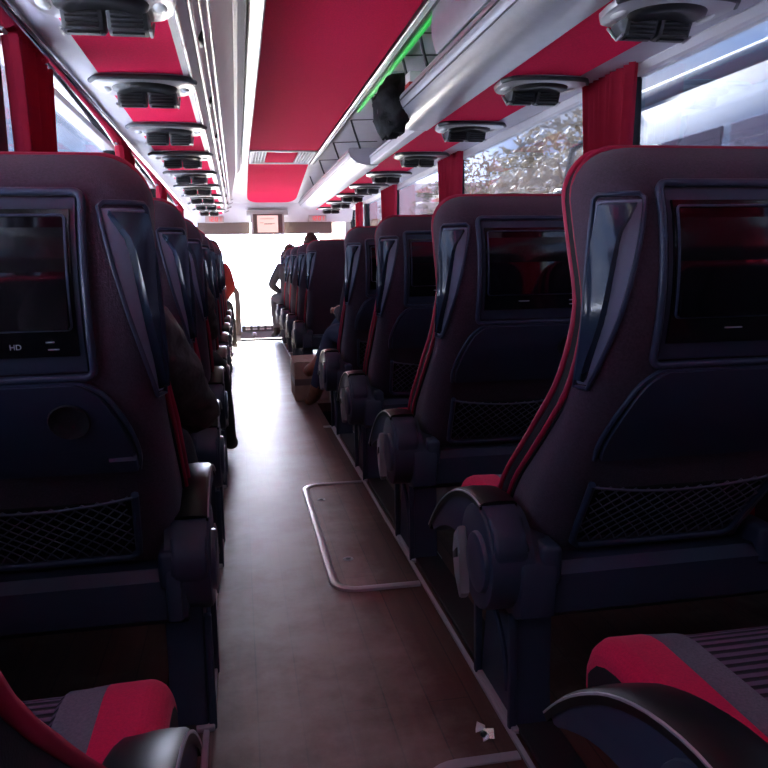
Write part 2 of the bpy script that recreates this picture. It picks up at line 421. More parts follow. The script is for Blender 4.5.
            t.matrix_local = Matrix(((1, up.x, zax.x, p.x), (0, up.y, zax.y, p.y), (0, up.z, zax.z, p.z), (0, 0, 0, 1)))
        mb = MB(); plate(mb, zlist(.772, .786, 3, .003), lambda z: -.11, lambda z: .155, .010, inset=.004); mb.build('tv_lower_lip', M['ridge'], tv, 50)
    if variant in ('tv', 'tray'):
        TH = [(.605, .205), (.64, .21), (.68, .205), (.71, .196), (.745, .178), (.762, .16), (.776, .135)]
        f = lambda z: interp(TH, z)
        mb = MB(); plate(mb, [.605, .61] + frange(.62, .75, 9) + [.758, .765, .772, .776], lambda z: -f(z), f, .016, inset=.009, n=11); tr = mb.build('tray_table', M['tray'], root, 45)
        mb = MB(); mb.tube([SP(sg*f(z), z, .009) for sg, zz in ((-1, frange(.607, .774, 18)), (1, frange(.774, .607, 18))) for z in zz], .0045, 6); mb.build('tray_rim', M['ridge'], tr, 60)
        mb = MB(); plate(mb, zlist(.61, .645, 5, .006), lambda z: .172-.02*(z-.61)/.035, lambda z: .212, .023, inset=.008, n=5); mb.build('tray_catch', M['ridge'], tr, 50)
        mb = MB(); c0 = (.115, .725)
        rings = []
        for r, o in ((.033, .0165), (.031, .0195), (.028, .018), (.024, .0145), (.012, .0135), (.001, .0133)):
            rings.append([SP(c0[0] + r*math.cos(2*PI*k/20), c0[1] + r*.9*math.sin(2*PI*k/20)-.01, o+.003) for k in range(20)])
        mb.grid(rings, True); mb.build('cup_recess', M['band'], tr, 60)
    if variant != 'plain':
        # net pocket
        def top_z(s): return .548 - .022*(1-(s/.19)**2)
        mb = MB(); plate(mb, zlist(.395, .53, 6), lambda z: -.178-.012*(z-.4)/.15, lambda z: .178+.012*(z-.4)/.15, .003); pk = mb.build('net_pocket', M['band'], root, 40)
        fr = [(-.19, .55), (-.182, .47), (-.175, .40), (-.16, .388), (0, .386), (.16, .388), (.175, .40), (.182, .47), (.19, .55)]
        mb = MB(); mb.tube([SP(s, z, .010) for s, z in dense(fr, .02, False)], .0075, 7); mb.build('pocket_frame', M['ridge'], pk, 60)
        mb = MB()
        mb.tube([SP(s, top_z(s), .014) for s in frange(-.19, .19, 22)], .003, 5)
        for k in range(-4, 15):
            for sg in (-1, 1):
                pts = []
                for j in range(15):
                    t = j/14; s = -.19 + .027*k + .15*t; 
                    if not -.178 <= s <= .178: continue
                    z = .392 + (top_z(s)-.392)*t**.8
                    pts.append(SP(sg*s, z, .0085 + .005*math.sin(PI*t)))
                if len(pts) > 2: mb.tube(pts, .0016, 4)
        mb.build('net', M['net'], pk, 60)
    # base
    mb = MB(); mb.prism([(.11, .345), (.13, .365), (.25, .36), (.30, .33), (.30, .27), (.24, .245), (.15, .24), (.12, .262)], -.265, .265, 'x', .008)
    for x in (-.235, .235): mb.box(x-.022, x+.022, .105, .20, .325, .405, .012)
    mb.build('base_beam', M['plastic'], root, 40)
    # seat cushion
    hwid = .285
    prof = [(.28, .30), (.28, .40), (.33, .425), (.45, .427), (.52, .427), (.55, .422), (.575, .412), (.592, .396), (.60, .375), (.601, .35), (.585, .315)]
    xs = [-hwid + .065*(1-math.sin(PI/2*k/7)) if False else -hwid + .03*(1-math.cos(PI/2*k/7)) for k in range(8)]
    xs = xs + [-.205, -.198, -.175, -.155, -.148, -.08, 0]
    xs = xs + [-x for x in reversed(xs[:-1])]
    mb = MB(); rows = []
    for j, x in enumerate(xs):
        d = hwid - abs(x); t = max(0, 1 - d/.03); c = 1 - math.sqrt(max(0, 1-t*t))
        e = -.024*c + .006*math.exp(-((abs(x)-.235)/.04)**2) - (.006 if abs(x) < .152 else 0); fy = -.024*c
        rows.append([(x, y + (fy if y > .5 else 0), z + (e*(1 if z > .375 else .5) if z > .33 else 0)) for y, z in prof])
    nn = len(prof)
    for i in range(len(xs)-1):
        xm = abs((xs[i]+xs[i+1])/2); mi = 0 if xm > .205 else (1 if xm > .155 else 2)
        mb.grid([rows[i], rows[i+1]], mi=mi)
    mb.add(rows[0], [tuple(range(nn))], 3); mb.add(rows[-1], [tuple(range(nn))], 3)
    mb.add([(-.28, .29, .31), (.28, .29, .31), (.28, .585, .315), (-.28, .585, .315)], [(0, 1, 2, 3)], 3)
    sq = mb.build('seat_cushion', [M['red_fab'], M['grey_fab'], M['rib'], M['band']], root, 50)
    for sg in (-1, 1):
        mb = MB(); 
        mb.tube([(sg*(hwid+.003), y, z) for y, z in ((.34, .372), (.45, .372), (.53, .368), (.555, .352), (.558, .33), (.53, .33), (.46, .345))], .0035, 5)
        mb.build('cushion_piping', M['piping'], sq, 60)
    mb = MB(); mb.prism([(.28, .312), (.58, .312), (.55, .28), (.30, .265)], -.25, .25, 'x', .006); mb.build('seat_pan', M['plastic'], root, 40)
    # pedestal(s)
    def pedestal(x0, x1, fin):
        mb = MB()
        mb.prism([(.145, 0), (.155, .10), (.15, .27), (.33, .27), (.345, .16), (.385, 0)], x0, x1, 'x', .006)
        if fin:
            xf = x0 if fin < 0 else x1
            for y0, y1 in ((.145, .16), (.37, .388)):
                mb.prism([(y0, .0), (y0, .25), (y1, .25), (y1, 0)], min(xf, xf+fin*.016), max(xf, xf+fin*.016), 'x', .003)
            # curved gusset
            g = [(xf+fin*.018*math.cos(t)**2, .155 + .21*t/(PI/2), .22*math.sin(t)) for t in frange(0, PI/2, 10)]
            mb.tube([(xf+fin*.004, .36-.17*math.sin(t), .235-.17*(1-math.cos(t))) for t in frange(0, PI/2, 10)], .006, 5)
        p = mb.build('pedestal', M['plastic'], root, 40)
        mb = MB(); mb.box(min(x0, x1)-.012, max(x0, x1)+.012, .135, .395, -.0, .012, .003); mb.build('foot_plate', M['edge'], p, 40)
    if side: pedestal(*((-.29, -.215, -1) if side < 0 else (.215, .29, 1)))
    else: pedestal(.20, .26, 0)
    if side:
        s = side; ao = arm_out if arm_out is not None else (.014 if side < 0 else -.03)
        ca, sa = math.cos(arm), math.sin(arm); hy, hz = .215, .355
        def rot(p):
            y, z = p[0]-hy, p[1]-hz
            return (hy + y*ca - z*sa, hz + y*sa + z*ca)
        X0, X1 = s*(.268+ao), s*(.336+ao)
        xa, xb = min(X0, X1), max(X0, X1)
        outer = [(.105, .39), (.12, .432), (.17, .462), (.24, .472), (.33, .459), (.42, .427), (.50, .381), (.565, .332), (.615, .285)]
        inner = [(.595, .275), (.545, .302), (.48, .330), (.42, .345), (.36, .350), (.32, .335), (.30, .30), (.22, .30)]
        outer = smooth_line(outer, 3); inner = smooth_line(inner, 2)
        mb = MB(); mb.prism([rot(p) for p in outer + inner + [(.13, .33)]], xa, xb, 'x', .010); ar = mb.build('armrest', M['plastic'], root, 40)
        # glossy pad along the top of the arm
        rows = []
        N = len(outer)
        OD = [rot(p) for p in dense(outer, .025, False) if p[0] > .185]
        for i, p in enumerate(OD):
            a = OD[max(i-1, 0)]; b = OD[min(i+1, len(OD)-1)]; ty, tz = b[0]-a[0], b[1]-a[1]; l = math.hypot(ty, tz); ny, nz = -tz/l, ty/l
            if nz < 0 and ny > 0: pass
            k = [(xa-.004, -.012), (xa-.005, .001), (xa+.004, .007), ((xa+xb)/2, .009), (xb-.004, .007), (xb+.005, .001), (xb+.004, -.012)]
            rows.append([(x, p[0]+ny*o, p[1]+nz*o) for x, o in k])
        mb = MB(); mb.grid(rows, False); 
        for r in (rows[0], rows[-1]): mb.add(r, [tuple(range(len(r)))])
        mb.build('arm_pad', M['armtop'], ar, 50)
        xo = xa-.004 if s < 0 else xb+.004
        mb = MB(); mb.tube([(xo, r[1][1], r[1][2]) if True else r for r in rows], .0024, 5); mb.build('arm_edge_trim', M['edge'], ar, 60)
        # hub and recline lever
        def disc(mb, y, z, r, x_in, x_out, n=28, bev=.008):
            d = 1 if x_out > x_in else -1
            prof = [(x_in, r), (x_out - d*bev, r), (x_out - d*bev*.3, r-bev*.3), (x_out, r-bev), (x_out, r*.5), (x_out, .001)]
            mb.grid([[(x, y + rr*math.cos(2*PI*k/n), z + rr*math.sin(2*PI*k/n)) for k in range(n)] for x, rr in prof], True, True)
        mb = MB(); disc(mb, hy, hz, .108, s*(.255+ao), s*(.343+ao)); hb = mb.build('arm_hub', M['plastic'], root, 40)
        mb = MB(); disc(mb, hy-.03, hz+.0, .062, s*(.342+ao), s*(.354+ao)); mb.build('hub_cap', M['ridge'], hb, 40)
        mb = MB(); lv = [(.275, .40), (.305, .375), (.315, .335), (.30, .285), (.262, .245), (.245, .262), (.262, .30), (.255, .345)]
        mb.prism(lv, min(s*(.343+ao), s*((.364 if side < 0 else .351)+ao)), max(s*(.343+ao), s*((.364 if side < 0 else .351)+ao)), 'x', .006); lv_ = mb.build('recline_lever', M['lever'], root, 40)
        mb = MB(); mb.prism([(.27, .355), (.298, .335), (.296, .322), (.268, .335)], min(s*((.362 if side < 0 else .349)+ao), s*((.367 if side < 0 else .354)+ao)), max(s*((.362 if side < 0 else .349)+ao), s*((.367 if side < 0 else .354)+ao)), 'x', .001); mb.build('lever_slot', M['black'], lv_, 40)
        mb = MB(); mb.prism([(.13, .40), (.10, .36), (.11, .26), (.16, .235), (.27, .25), (.30, .33), (.22, .42)], min(s*.225, s*(.285+ao)), max(s*.225, s*(.285+ao)), 'x', .008); mb.build('hinge_cover', M['plastic'], root, 40)
    if fwd:
        for o in root.children:
            if o.name.split('.')[0] in ('armrest', 'arm_hub', 'recline_lever', 'hinge_cover', 'pedestal', 'seat_pan'): o.location.y = fwd
            if o.name.startswith('seat_cushion'):
                for v in o.data.vertices:
                    if v.co.y > .4: v.co.y += fwd
                for c in o.children: c.location.y = fwd
    if centre_arm:
        mb = MB(); mb.prism([(.14, .46), (.16, .50), (.50, .50), (.535, .475), (.50, .455), (.2, .44)], -.283, -.25, 'x', .010); mb.build('centre_armrest', M['plastic'], root, 40)
    return root

LX, RX, WX = -.39, .807, 1.385
ordn = ['', 'nearest', 'second', 'third', 'fourth', 'fifth', 'sixth', 'seventh', 'eighth']
GL = 'single coach seats on the left of the aisle'; GR = 'aisle-side coach seats right of the aisle'
# left single seats
Lfront = build_seat('coach_chair', 1, 'tv', 0.0, 'seat cut by the lower left corner, showing red and grey cushion and piped edge', 'seat', GL, True, False, .05)
Lfront.location = (LX, .35, 0)
left_proto = build_seat('coach_chair', 1, 'tv', math.radians(20), 'large dark seat back at the left edge with HD screen and round cup recess', 'seat', GL, True)
left_proto.location = (LX, 1.36, 0)
LY = [2.24, 3.14, 4.04, 4.94, 5.84, 6.74, 7.64]
LLAB = ['second left seat back, directly in front of the large one with HD screen',
        'third seat back in the left row, its raised armrest above a dark trouser leg',
        'fourth seat back in the left row counted from the camera',
        'fifth seat back in the left row counted from the camera',
        'sixth seat back in the left row counted from the camera',
        'seventh seat back in the left row counted from the camera',
        'front-most seat of the left row, beside the red sleeve']
for y, l in zip(LY, LLAB): dup(left_proto, (LX, y, 0), l, GL)
# right aisle seats
right_proto = build_seat('coach_chair', -1, 'tv', 0.0, 'largest seat back on the right, plum with red piping, dark screen and net pocket', 'seat', GR)
right_proto.location = (RX, 1.22, 0)
build_seat('coach_chair', -1, 'tv', 0.0, 'coach seat in the lower right corner showing a red, grey and ribbed plum cushion', 'seat', GR, False, False, .115, -.006).location = (.752, .26, 0)
for y, l in zip((2.14, 3.08, 4.0), ('second red-piped seat back on the right, directly in front of the largest right seat',
        'third red-piped seat back on the right, its armrest beyond the floor hatch',
        'fourth red-piped seat back on the right, holding the passenger in tan boots')): dup(right_proto, (RX, y, 0), l, GR)
plain = build_seat('coach_chair', -1, 'plain', 0.0, 'wide plain seat back without screen or tray, behind the cardboard box on the right', 'seat', GR)
plain.location = (RX, 6.25, 0)
for y, l in zip((7.2, 8.15, 9.1, 10.0), ('dark seat back just ahead of the wide plain one on the right',
        'second seat ahead of the wide plain back, a brown-haired head above it',
        'third seat ahead of the wide plain back, holding the grey-clothed passenger',
        'front-most seat of the right-hand row near the windscreen')): dup(plain, (RX, y, 0), l, GR)
wseat = build_seat('coach_chair', 0, 'tv', 0.0, 'window seat beyond the largest right seat back, at the right edge', 'seat', 'window-side coach seats on the right', False, True)
wseat.location = (WX, 1.22, 0)
for y, l in ((.22, 'window seat beside the lower right cushion, out at the right edge'), (2.14, 'window seat beside the second red-piped seat back on the right'), (3.08, 'window seat beside the third red-piped seat back on the right'), (4.0, 'window seat beside the passenger in tan boots'), (6.25, 'window seat beside the wide plain seat back')): dup(wseat, (WX, y, 0), l, 'window-side coach seats on the right')

# ------------------------------------------------------------------ setting
XL, XR = -.69, 1.69
Y0, YF = -2.6, 11.75
def sbox(name, x0, x1, y0, y1, z0, z1, m, b=0.0):
    mb = MB(); mb.box(x0, x1, y0, y1, z0, z1, b); return struct(mb.build(name, m, None, 40 if b else 0))
WX0, WX1, WY0, WY1 = .50, 1.05, 4.42, 5.2     # stairwell of the middle door
FE = 10.75
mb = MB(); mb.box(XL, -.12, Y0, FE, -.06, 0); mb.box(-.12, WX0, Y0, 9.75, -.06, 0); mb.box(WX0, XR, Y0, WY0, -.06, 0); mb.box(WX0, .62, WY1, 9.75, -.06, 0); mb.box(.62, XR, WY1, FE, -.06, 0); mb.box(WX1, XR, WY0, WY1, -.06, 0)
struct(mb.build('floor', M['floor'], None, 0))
mb = MB(); mb.box(WX0-.02, WX1, WY0, WY1, -.62, -.60)
mb.box(WX0-.02, WX0, WY0, WY1, -.62, -.0601); mb.box(WX1, WX1+.02, WY0, WY1, -.62, -.0601); mb.box(WX0, WX1, WY0-.02, WY0, -.62, -.0601); mb.box(WX0, WX1, WY1, WY1+.02, -.62, -.0601); mb.box(WX0+.25, WX1, WY0, WY1, -.62, -.3)
struct(mb.build('floor_stairwell', M['rubber'], None, 0))
sbox('wall_step_aisle', -.12, .62, 9.72, 9.75, -.42, -.0601, M['rubber'])
sbox('floor_front', XL, XR, 9.75, 12.1, -.42, -.36, M['dash'])
sbox('wall_front', XL, XR, 12.02, 12.1, -.4, -.18, M['dash'])
sbox('wall_step', XL, XR, FE-.03, FE, -.42, -.0601, M['rubber'])
# side walls: sill panel, pillars, upper strip
def side_wall(sgn, X, z_top, name, pil):
    mb = MB(); xa, xb = (X-.06, X) if sgn < 0 else (X, X+.06)
    mb.box(xa, xb, Y0, 12.1, -.42, .74); mb.box(xa, xb, Y0, 12.1, z_top, 2.15)
    for y0, y1 in pil: mb.box(xa, xb, y0, y1, .74, z_top)
    mb.box(xa, xb, Y0, Y0+.12, .74, z_top); 
    return struct(mb.build(name, [M['dark']], None, 0))
PL = [(-.34, -.26), (2.58, 2.66), (4.95, 5.03), (7.3, 7.38), (9.6, 9.68), (11.5, 11.6)]
PR = [(-.2, -.12), (3.2, 3.28), (5.86, 5.94), (8.3, 8.38), (10.2, 10.28), (11.5, 11.6)]
side_wall(-1, XL, 1.645, 'wall_left', PL); side_wall(1, XR, 1.73, 'wall_right', PR)
sbox('wall_back', XL, XR, Y0-.06, Y0, -.1, 2.15, M['dark'])
wn = 1
for X, pil, zt, sg in ((XL, PL, 1.645, -1), (XR, PR, 1.73, 1)):
    ed = [Y0+.12] + [e for p in pil for e in p]
    for i in range(0, len(ed)-1, 2):
        y0, y1 = ed[i], ed[i+1]
        mb = MB(); x = X + sg*.03; mb.box(x-.003, x+.003, y0, y1, .74, zt); w = struct(mb.build('window_%d' % wn, M['glass'], None, 0)); wn += 1
        mb = MB(); xs0, xs1 = (X-.045, X-.0) if sg < 0 else (X, X+.045)
        mb.box(xs0, xs1, y0, y0+.018, .74, zt); mb.box(xs0, xs1, y1-.018, y1, .74, zt); mb.box(xs0, xs1, y0, y1, .74, .765)
        mb.build('window_frame', M['rubber'], w, 0)
# left soffit: lip, polished rail, grey panel, red strip
def extr(name, poly, y0, y1, m, parent=None, smooth=30):
    mb = MB(); mb.prism(poly, y0, y1, 'y'); 
    # prism with ax='y' takes (x, z)
    return mb.build(name, m, parent, smooth)
struct(extr('trim_1', [(-.752, 1.636), (-.686, 1.634), (-.676, 1.640), (-.668, 1.652), (-.752, 1.66)], Y0, 11.4, M['white']))
struct(extr('trim_2', [(-.670, 1.648), (-.60, 1.660), (-.586, 1.668), (-.583, 1.69), (-.60, 1.72), (-.70, 1.70)], Y0, 11.4, M['mirror'], None, 60))
struct(extr('ceiling_left', [(-.585, 1.688), (-.47, 1.66), (-.47, 1.70), (-.585, 1.73)], Y0, 11.4, M['lilac']))
struct(extr('ceiling_left_red', [(-.47, 1.658), (-.165, 1.658), (-.165, 1.70), (-.47, 1.70)], Y0, 11.2, M['ceil_red']))
struct(extr('ceiling_right', [(1.70, 1.735), (1.66, 1.74), (1.47, 1.722), (1.47, 1.76), (1.72, 1.80)], Y0, 11.4, M['lilac']))
struct(extr('ceiling_right_red', [(1.47, 1.718), (1.13, 1.712), (1.13, 1.75), (1.47, 1.76)], Y0, 11.2, M['ceil_red']))
struct(extr('trim_3', [(1.752, 1.715), (1.685, 1.715), (1.655, 1.735), (1.66, 1.755), (1.752, 1.76)], Y0, 11.4, M['white']))
# left luggage rack front with its rails
rk = empty('luggage_rack', (0, 0, 0), 'long silver-railed luggage rack front running above the left single seats', 'luggage rack')
extr('rack_front', [(-.165, 1.655), (-.135, 1.66), (-.12, 1.685), (-.085, 1.76), (-.065, 1.81), (-.048, 1.815), (.03, 2.0), (.05, 2.0), (.085, 2.025), (.085, 2.10), (-.20, 2.10), (-.20, 1.70), (-.165, 1.70)], Y0, 10.95, M['white'], rk, 25)
for p, r in (((-.137, 1.656), .007), ((-.104, 1.71), .010), ((-.080, 1.765), .006), ((-.058, 1.82), .008)):
    mb = MB(); mb.tube([(p[0], y, p[1]) for y in frange(Y0, 10.9, 3)] + [(p[0]+.06, 10.97, p[1]+.03)], r, 12); mb.build('rail', M['silver'], rk, 60)
for k in range(8):
    mb = MB(); y = 2.9+1.06*k; mb.box(-.112, -.080, y, y+.10, 1.725, 1.775, .012); mb.build('reflection_block', M['black'], rk, 40)  # black blocks standing in for dark reflections along the rails
# centre ceiling
def ceil_strip(name, x0, x1, z0, z1, y0, y1, m):
    mb = MB(); mb.box(x0, x1, y0, y1, z0, z1); return struct(mb.build(name, m, None, 0))
sbox('ceiling', XL-.06, XR+.06, Y0, 12.1, 2.12, 2.18, M['white'])
ceil_strip('ceiling_centre_red', .170, .825, 2.04, 2.08, Y0, 7.75, M['ceil_red'])
# sloping front part of the ceiling
def sloped(name, x0, x1, y0, z0, y1, z1, th, m, taper=0.0, rnd=False):
    mb = MB()
    if rnd:
        r = .14; pts = [(x0, 0), (x1, 0)]
        for k in range(7): a = PI/2*k/6; pts.append((x1-r+r*math.cos(a), 1-.16+.16*math.sin(a)))
        for k in range(7): a = PI/2+PI/2*k/6; pts.append((x0+r+r*math.cos(a), 1-.16+.16*math.sin(a)))
    else: pts = [(x0, 0), (x1, 0), (x1-taper, 1), (x0+taper, 1)]
    lo = [(x, y0+(y1-y0)*t, z0+(z1-z0)*t) for x, t in pts]; n = len(lo)
    mb.add(lo + [(x, y, z+th) for x, y, z in lo], [tuple(range(n)), tuple(reversed(range(n, 2*n)))] + [((i+1) % n, i, n+i, n+(i+1) % n) for i in range(n)])
    return struct(mb.build(name, m, None, 0))
sloped('ceiling_front_red', .172, .825, 8.72, 2.035, 10.9, 1.79, .03, M['ceil_red'], 0, True)
sloped('ceiling_front', -.70, 1.70, 8.6, 2.085, 11.3, 1.80, .03, M['white'])
sloped('ceiling_header', -.70, 1.70, 11.22, 1.81, 11.5, 1.56, .05, M['white'])
sbox('wall_header', XL, XR, 11.5, 11.56, 1.555, 2.1, M['white'])
# air grille between the red panels
vg = empty('air_grille', (.498, 8.23, 2.04), 'white slatted air grille across the red centre ceiling', 'vent')
mb = MB()
for a in ((-.325, -.30, -.48, .48), (.30, .325, -.48, .48), (-.325, .325, -.48, -.43), (-.325, .325, .43, .48)): mb.box(a[0], a[1], a[2], a[3], -.012, .03, .003)
mb.build('grille_frame', M['white'], vg, 40)
mb = MB(); mb.box(-.30, .30, -.43, .43, .03, .04); mb.build('grille_back', M['black'], vg, 0)
mb = MB(); mb.box(-.15, .15, -.43, .43, .0, .03, .003); mb.build('red_cover', M['ceil_red'], vg, 40)
for sg in (-1, 1):
    for k in range(5):
        mb = MB(); x = sg*(.168+.030*k); mb.box(x-.007, x+.007, -.43, .43, -.004, .03, .002); mb.build('slat', M['white'], vg, 40)
mb = MB(); mb.prism([(-.10, -.43), (.10, -.43), (.07, -.40), (-.07, -.40)], -.01, .0, 'z'); mb.build('grille_handle', M['vent_l'], vg, 0)
# light strips either side of the red centre panel
def strip(name, lab, x0, x1, z, y0, y1, lm):
    t = empty(name, ((x0+x1)/2, y0, z), lab, 'light'); h = (x1-x0)/2; L = y1-y0
    mb = MB(); mb.prism([(-h, .05), (-h, -.006), (-h+.008, -.012), (-h+.014, .0), (h-.014, .0), (h-.008, -.012), (h, -.006), (h, .05)], 0, L, 'y'); mb.build('strip_housing', M['silver'], t, 30)
    n = max(1, int(round(L/2.6)))
    for k in range(n):
        mb = MB(); a = L*k/n+.008; b = L*(k+1)/n-.008; mb.prism([(-h+.014, .004), (-h*.5, -.010), (0, -.014), (h*.5, -.010), (h-.014, .004)], a, b, 'y'); mb.build('strip_lens', lm, t, 60)
    return t
strip('light_strip', 'white lensed light strip along the left edge of the red ceiling panel', .097, .168, 2.035, Y0, 8.7, M['lamp'])
strip('light_strip', 'pale light strip along the right edge of the red ceiling panel, above the green glow', .832, .875, 2.035, Y0, 8.7, M['lens'])
sbox('trim_4', .826, .831, Y0, 8.7, 2.022, 2.08, M['black'])
sbox('trim_5', .875, .879, Y0, 8.7, 2.02, 2.08, M['rod'])
mb = MB(); mb.box(.884, .904, Y0, 5.6, 2.0, 2.016, .004)
gl = tag(mb.build('led_strip', M['led'], None, 40), 'thin green glowing strip along the top of the right luggage rack', 'light')
# right luggage rack
rr = empty('luggage_rack', (0, 0, 0), 'large silver luggage rack with rounded front above the right seats, its middle stretch open', 'luggage rack')
bull = [(.905, 1.838), (.898, 1.825), (.899, 1.80), (.908, 1.775), (.93, 1.748), (.965, 1.725), (1.01, 1.712), (1.06, 1.706), (1.13, 1.708), (1.13, 1.735), (1.06, 1.734), (1.0, 1.742), (.96, 1.765), (.935, 1.80), (.925, 1.838)]
for y0, y1 in ((Y0, 4.55), (6.15, 11.15)):
    b = extr('rack_front', bull, y0, y1, M['rackgrey'], rr, 40)
    mb = MB(); mb.tube([(.897, y, 1.806) for y in (y0, y1)], .004, 6); mb.tube([(.913, y, 1.766) for y in (y0+.02, y1-.02)], .0035, 6); mb.build('groove', M['black'], b, 60)
    for ye in ((y1-.012, y1+.004) if y0 < 0 else (y0-.004, y0+.012),):
        cp = bull[:9] + [(1.13, 1.84), (.93, 1.84)]
        mb = MB(); mb.prism(cp, ye[0], ye[1], 'y'); mb.build('end_cap', M['lilac'], b, 40)
mb = MB(); mb.box(.94, 1.66, Y0, 4.55, 1.765, 1.78); mb.box(1.06, 1.66, 4.55, 6.15, 1.765, 1.78); mb.box(.94, 1.66, 6.15, 11.1, 1.765, 1.78); mb.build('shelf', M['white'], rr, 0)
mb = MB(); mb.box(1.065, 1.13, 4.56, 6.14, 1.712, 1.764, .005); mb.build('shelf_edge', M['white'], rr, 40)
mb = MB(); mb.box(.874, 1.69, Y0, 10.9, 2.05, 2.07); mb.build('rack_roof', M['white'], rr, 0)
mb = MB(); mb.prism([(1.66, 1.74), (1.69, 1.74), (1.69, 2.07), (1.60, 2.05), (1.645, 1.95)], Y0, 11.1, 'y'); mb.build('rack_back', M['white'], rr, 30)
lid = [(.878, 2.02), (.872, 1.97), (.874, 1.92), (.884, 1.87), (.896, 1.842), (.905, 1.842), (.893, 1.88), (.884, 1.925), (.882, 1.97), (.888, 2.02)]
for y0, y1 in ((Y0, -.3), (-.28, 1.45), (1.47, 3.42)):
    extr('bin_lid', lid, y0, y1, M['rackgrey'], rr, 50)
for y in (3.75, 4.15, 5.1, 6.0, 7.1, 8.3, 9.5):
    mb = MB(); mb.tube([(.90, y, 2.02), (.93, y+.05, 1.95), (.985, y+.12, 1.83)], .008, 8); mb.tube([(.90, y, 2.02), (1.3, y, 2.035)], .004, 6); mb.build('bracket', M['rod'], rr, 60)
for y in (3.46, 4.44):
    mb = MB(); mb.prism([(.93, 1.84), (.905, 1.93), (.90, 2.01), (1.55, 2.03), (1.6, 1.79), (.96, 1.79)], y, y+.02, 'y'); mb.build('divider', M['lilac'], rr, 40)
# things in the rack
t = empty('flat_case', (1.0, 3.45, 1.78), 'pale grey flat case lying on the right luggage rack beside the closed lid', 'case')
mb = MB(); mb.box(-.06, .30, .05, .62, .062, .10, .006); mb.build('case_lid', M['white'], t, 40)
mb = MB(); mb.box(-.055, .30, .05, .62, .0, .06, .006); mb.build('case_body', M['vent'], t, 40)
t = empty('packet', (.955, 4.10, 1.78), 'small red and white packet standing in the right luggage rack beside the black bag', 'packet')
mb = MB(); mb.box(-.03, .05, 0, .10, 0, .155, .008); mb.build('packet_body', M['paper'], t, 40)
mb = MB(); mb.box(-.032, .052, -.002, .102, .04, .10, .004); mb.build('packet_print', M['redcloth'], t, 40)
# PSUs
def psu(name, lab, grp):
    t = empty(name, (0, 0, 0), lab, 'air vent', grp)
    def hull(hx, y0, y1, rc, n=7):
        pts = []
        for cx, cy, a0 in ((hx-rc, y1-.02, 0), (-hx+rc, y1-.02, PI/2)):
            for k in range(n): a = a0+PI/2*k/(n-1); pts.append((cx+rc*math.cos(a), cy+min(rc, .12)*math.sin(a)))
        pts += [(-hx*.985, y0+.06), (-hx*.86, y0), (hx*.86, y0), (hx*.985, y0+.06)]
        return pts
    P = [(-.115, .125), (.115, .125), (.15, .11), (.178, .06), (.19, -.02), (.192, -.09)]
    P += [(.17, -.135)] + [(.17*math.cos(a), -.135-.035*math.sin(a)) for a in frange(.25, PI-.25, 9)] + [(-.17, -.135)]
    P += [(-x, y) for x, y in reversed(P[2:6])]
    mb = MB(); mb.grid([[(x*k, y*k, z) for x, y in P] for k, z in ((1.0, .0), (1.0, -.014), (.985, -.022), (.94, -.026))], True, True); mb.build('vent_plate', M['vent_l'], t, 40)
    Q = [p for p in P if p[1] < -.08]
    mb = MB(); Q = sorted(Q); mb.tube([(x*1.0, y-.002, -.014) for x, y in Q], .010, 8); mb.build('vent_rim', M['vent'], t, 60)
    mb = MB(); mb.grid([[(.118*k*math.cos(q), -.035+.10*k*math.sin(q), z) for q in frange(0, 2*PI, 29)[:-1]] for k, z in ((1.05, -.022), (1.0, -.036), (.8, -.042), (.4, -.034), (.01, -.03))], True, True); mb.build('dome', M['black'], t, 60)
    for sg in (-1, 1):
        x0 = .004 if sg > 0 else -.112
        mb = MB(); mb.prism([(.115, -.02), (.11, -.060), (.06, -.082), (.02, -.075), (-.01, -.02)], x0, x0+.108, 'x', .006); nz = mb.build('nozzle', M['vent'], t, 40)
        mb = MB()
        for k in range(5):
            u = k/4; y = .016-.022*u; z = -.070+.044*u; mb.box(x0+.012, x0+.096, y-.006, y+.006, z-.003, z+.003)
        mb.box(x0+.012, x0+.096, .03, .05, -.084, -.078)
        mb.build('louvre', M['black'], nz, 0)
        mb = MB(); mb.ellipsoid((sg*.148, -.01, -.024), (.020, .045, .010), 14, 8); mb.build('reading_lamp', M['lens'], t, 60)
        mb = MB(); mb.tube([(sg*.118, .118, -.03), (sg*.116, .06, -.08), (sg*.116, .02, -.074)], .005, 6); mb.build('nozzle_rim', M['vent_l'], t, 60)
    return t
GPL = 'air vent units under the left rack'; GPR = 'air vent units under the right rack'
words = ['nearest', 'second', 'third', 'fourth', 'fifth', 'sixth', 'seventh', 'eighth', 'farthest']
p0 = psu('air_vent', 'nearest black and silver air vent unit on the left, cut by the top edge', GPL); p0.location = (-.318, 2.27, 1.658)
for k in range(1, 9):
    dup(p0, (-.318, 2.27+.995*k, 1.658), words[k] + ' black and silver air vent unit on the left red strip', GPL)
for k, (y, l) in enumerate(((2.34, 'large air vent unit at the top right corner above the window'), (3.36, 'air vent unit on the right red strip beside the nearest right curtain'),
        (4.41, 'air vent unit on the right below the rounded end of the near rack'), (5.6, 'flat air vent unit on the right red strip where the rack front is missing'))):
    dup(p0, (1.335, y, 1.716), l, GPR)
for k in range(5):
    dup(p0, (1.32, 6.75+1.02*k, 1.716), ['first', 'second', 'third', 'fourth', 'farthest'][k] + ' air vent unit under the far white rack front on the right', GPR)
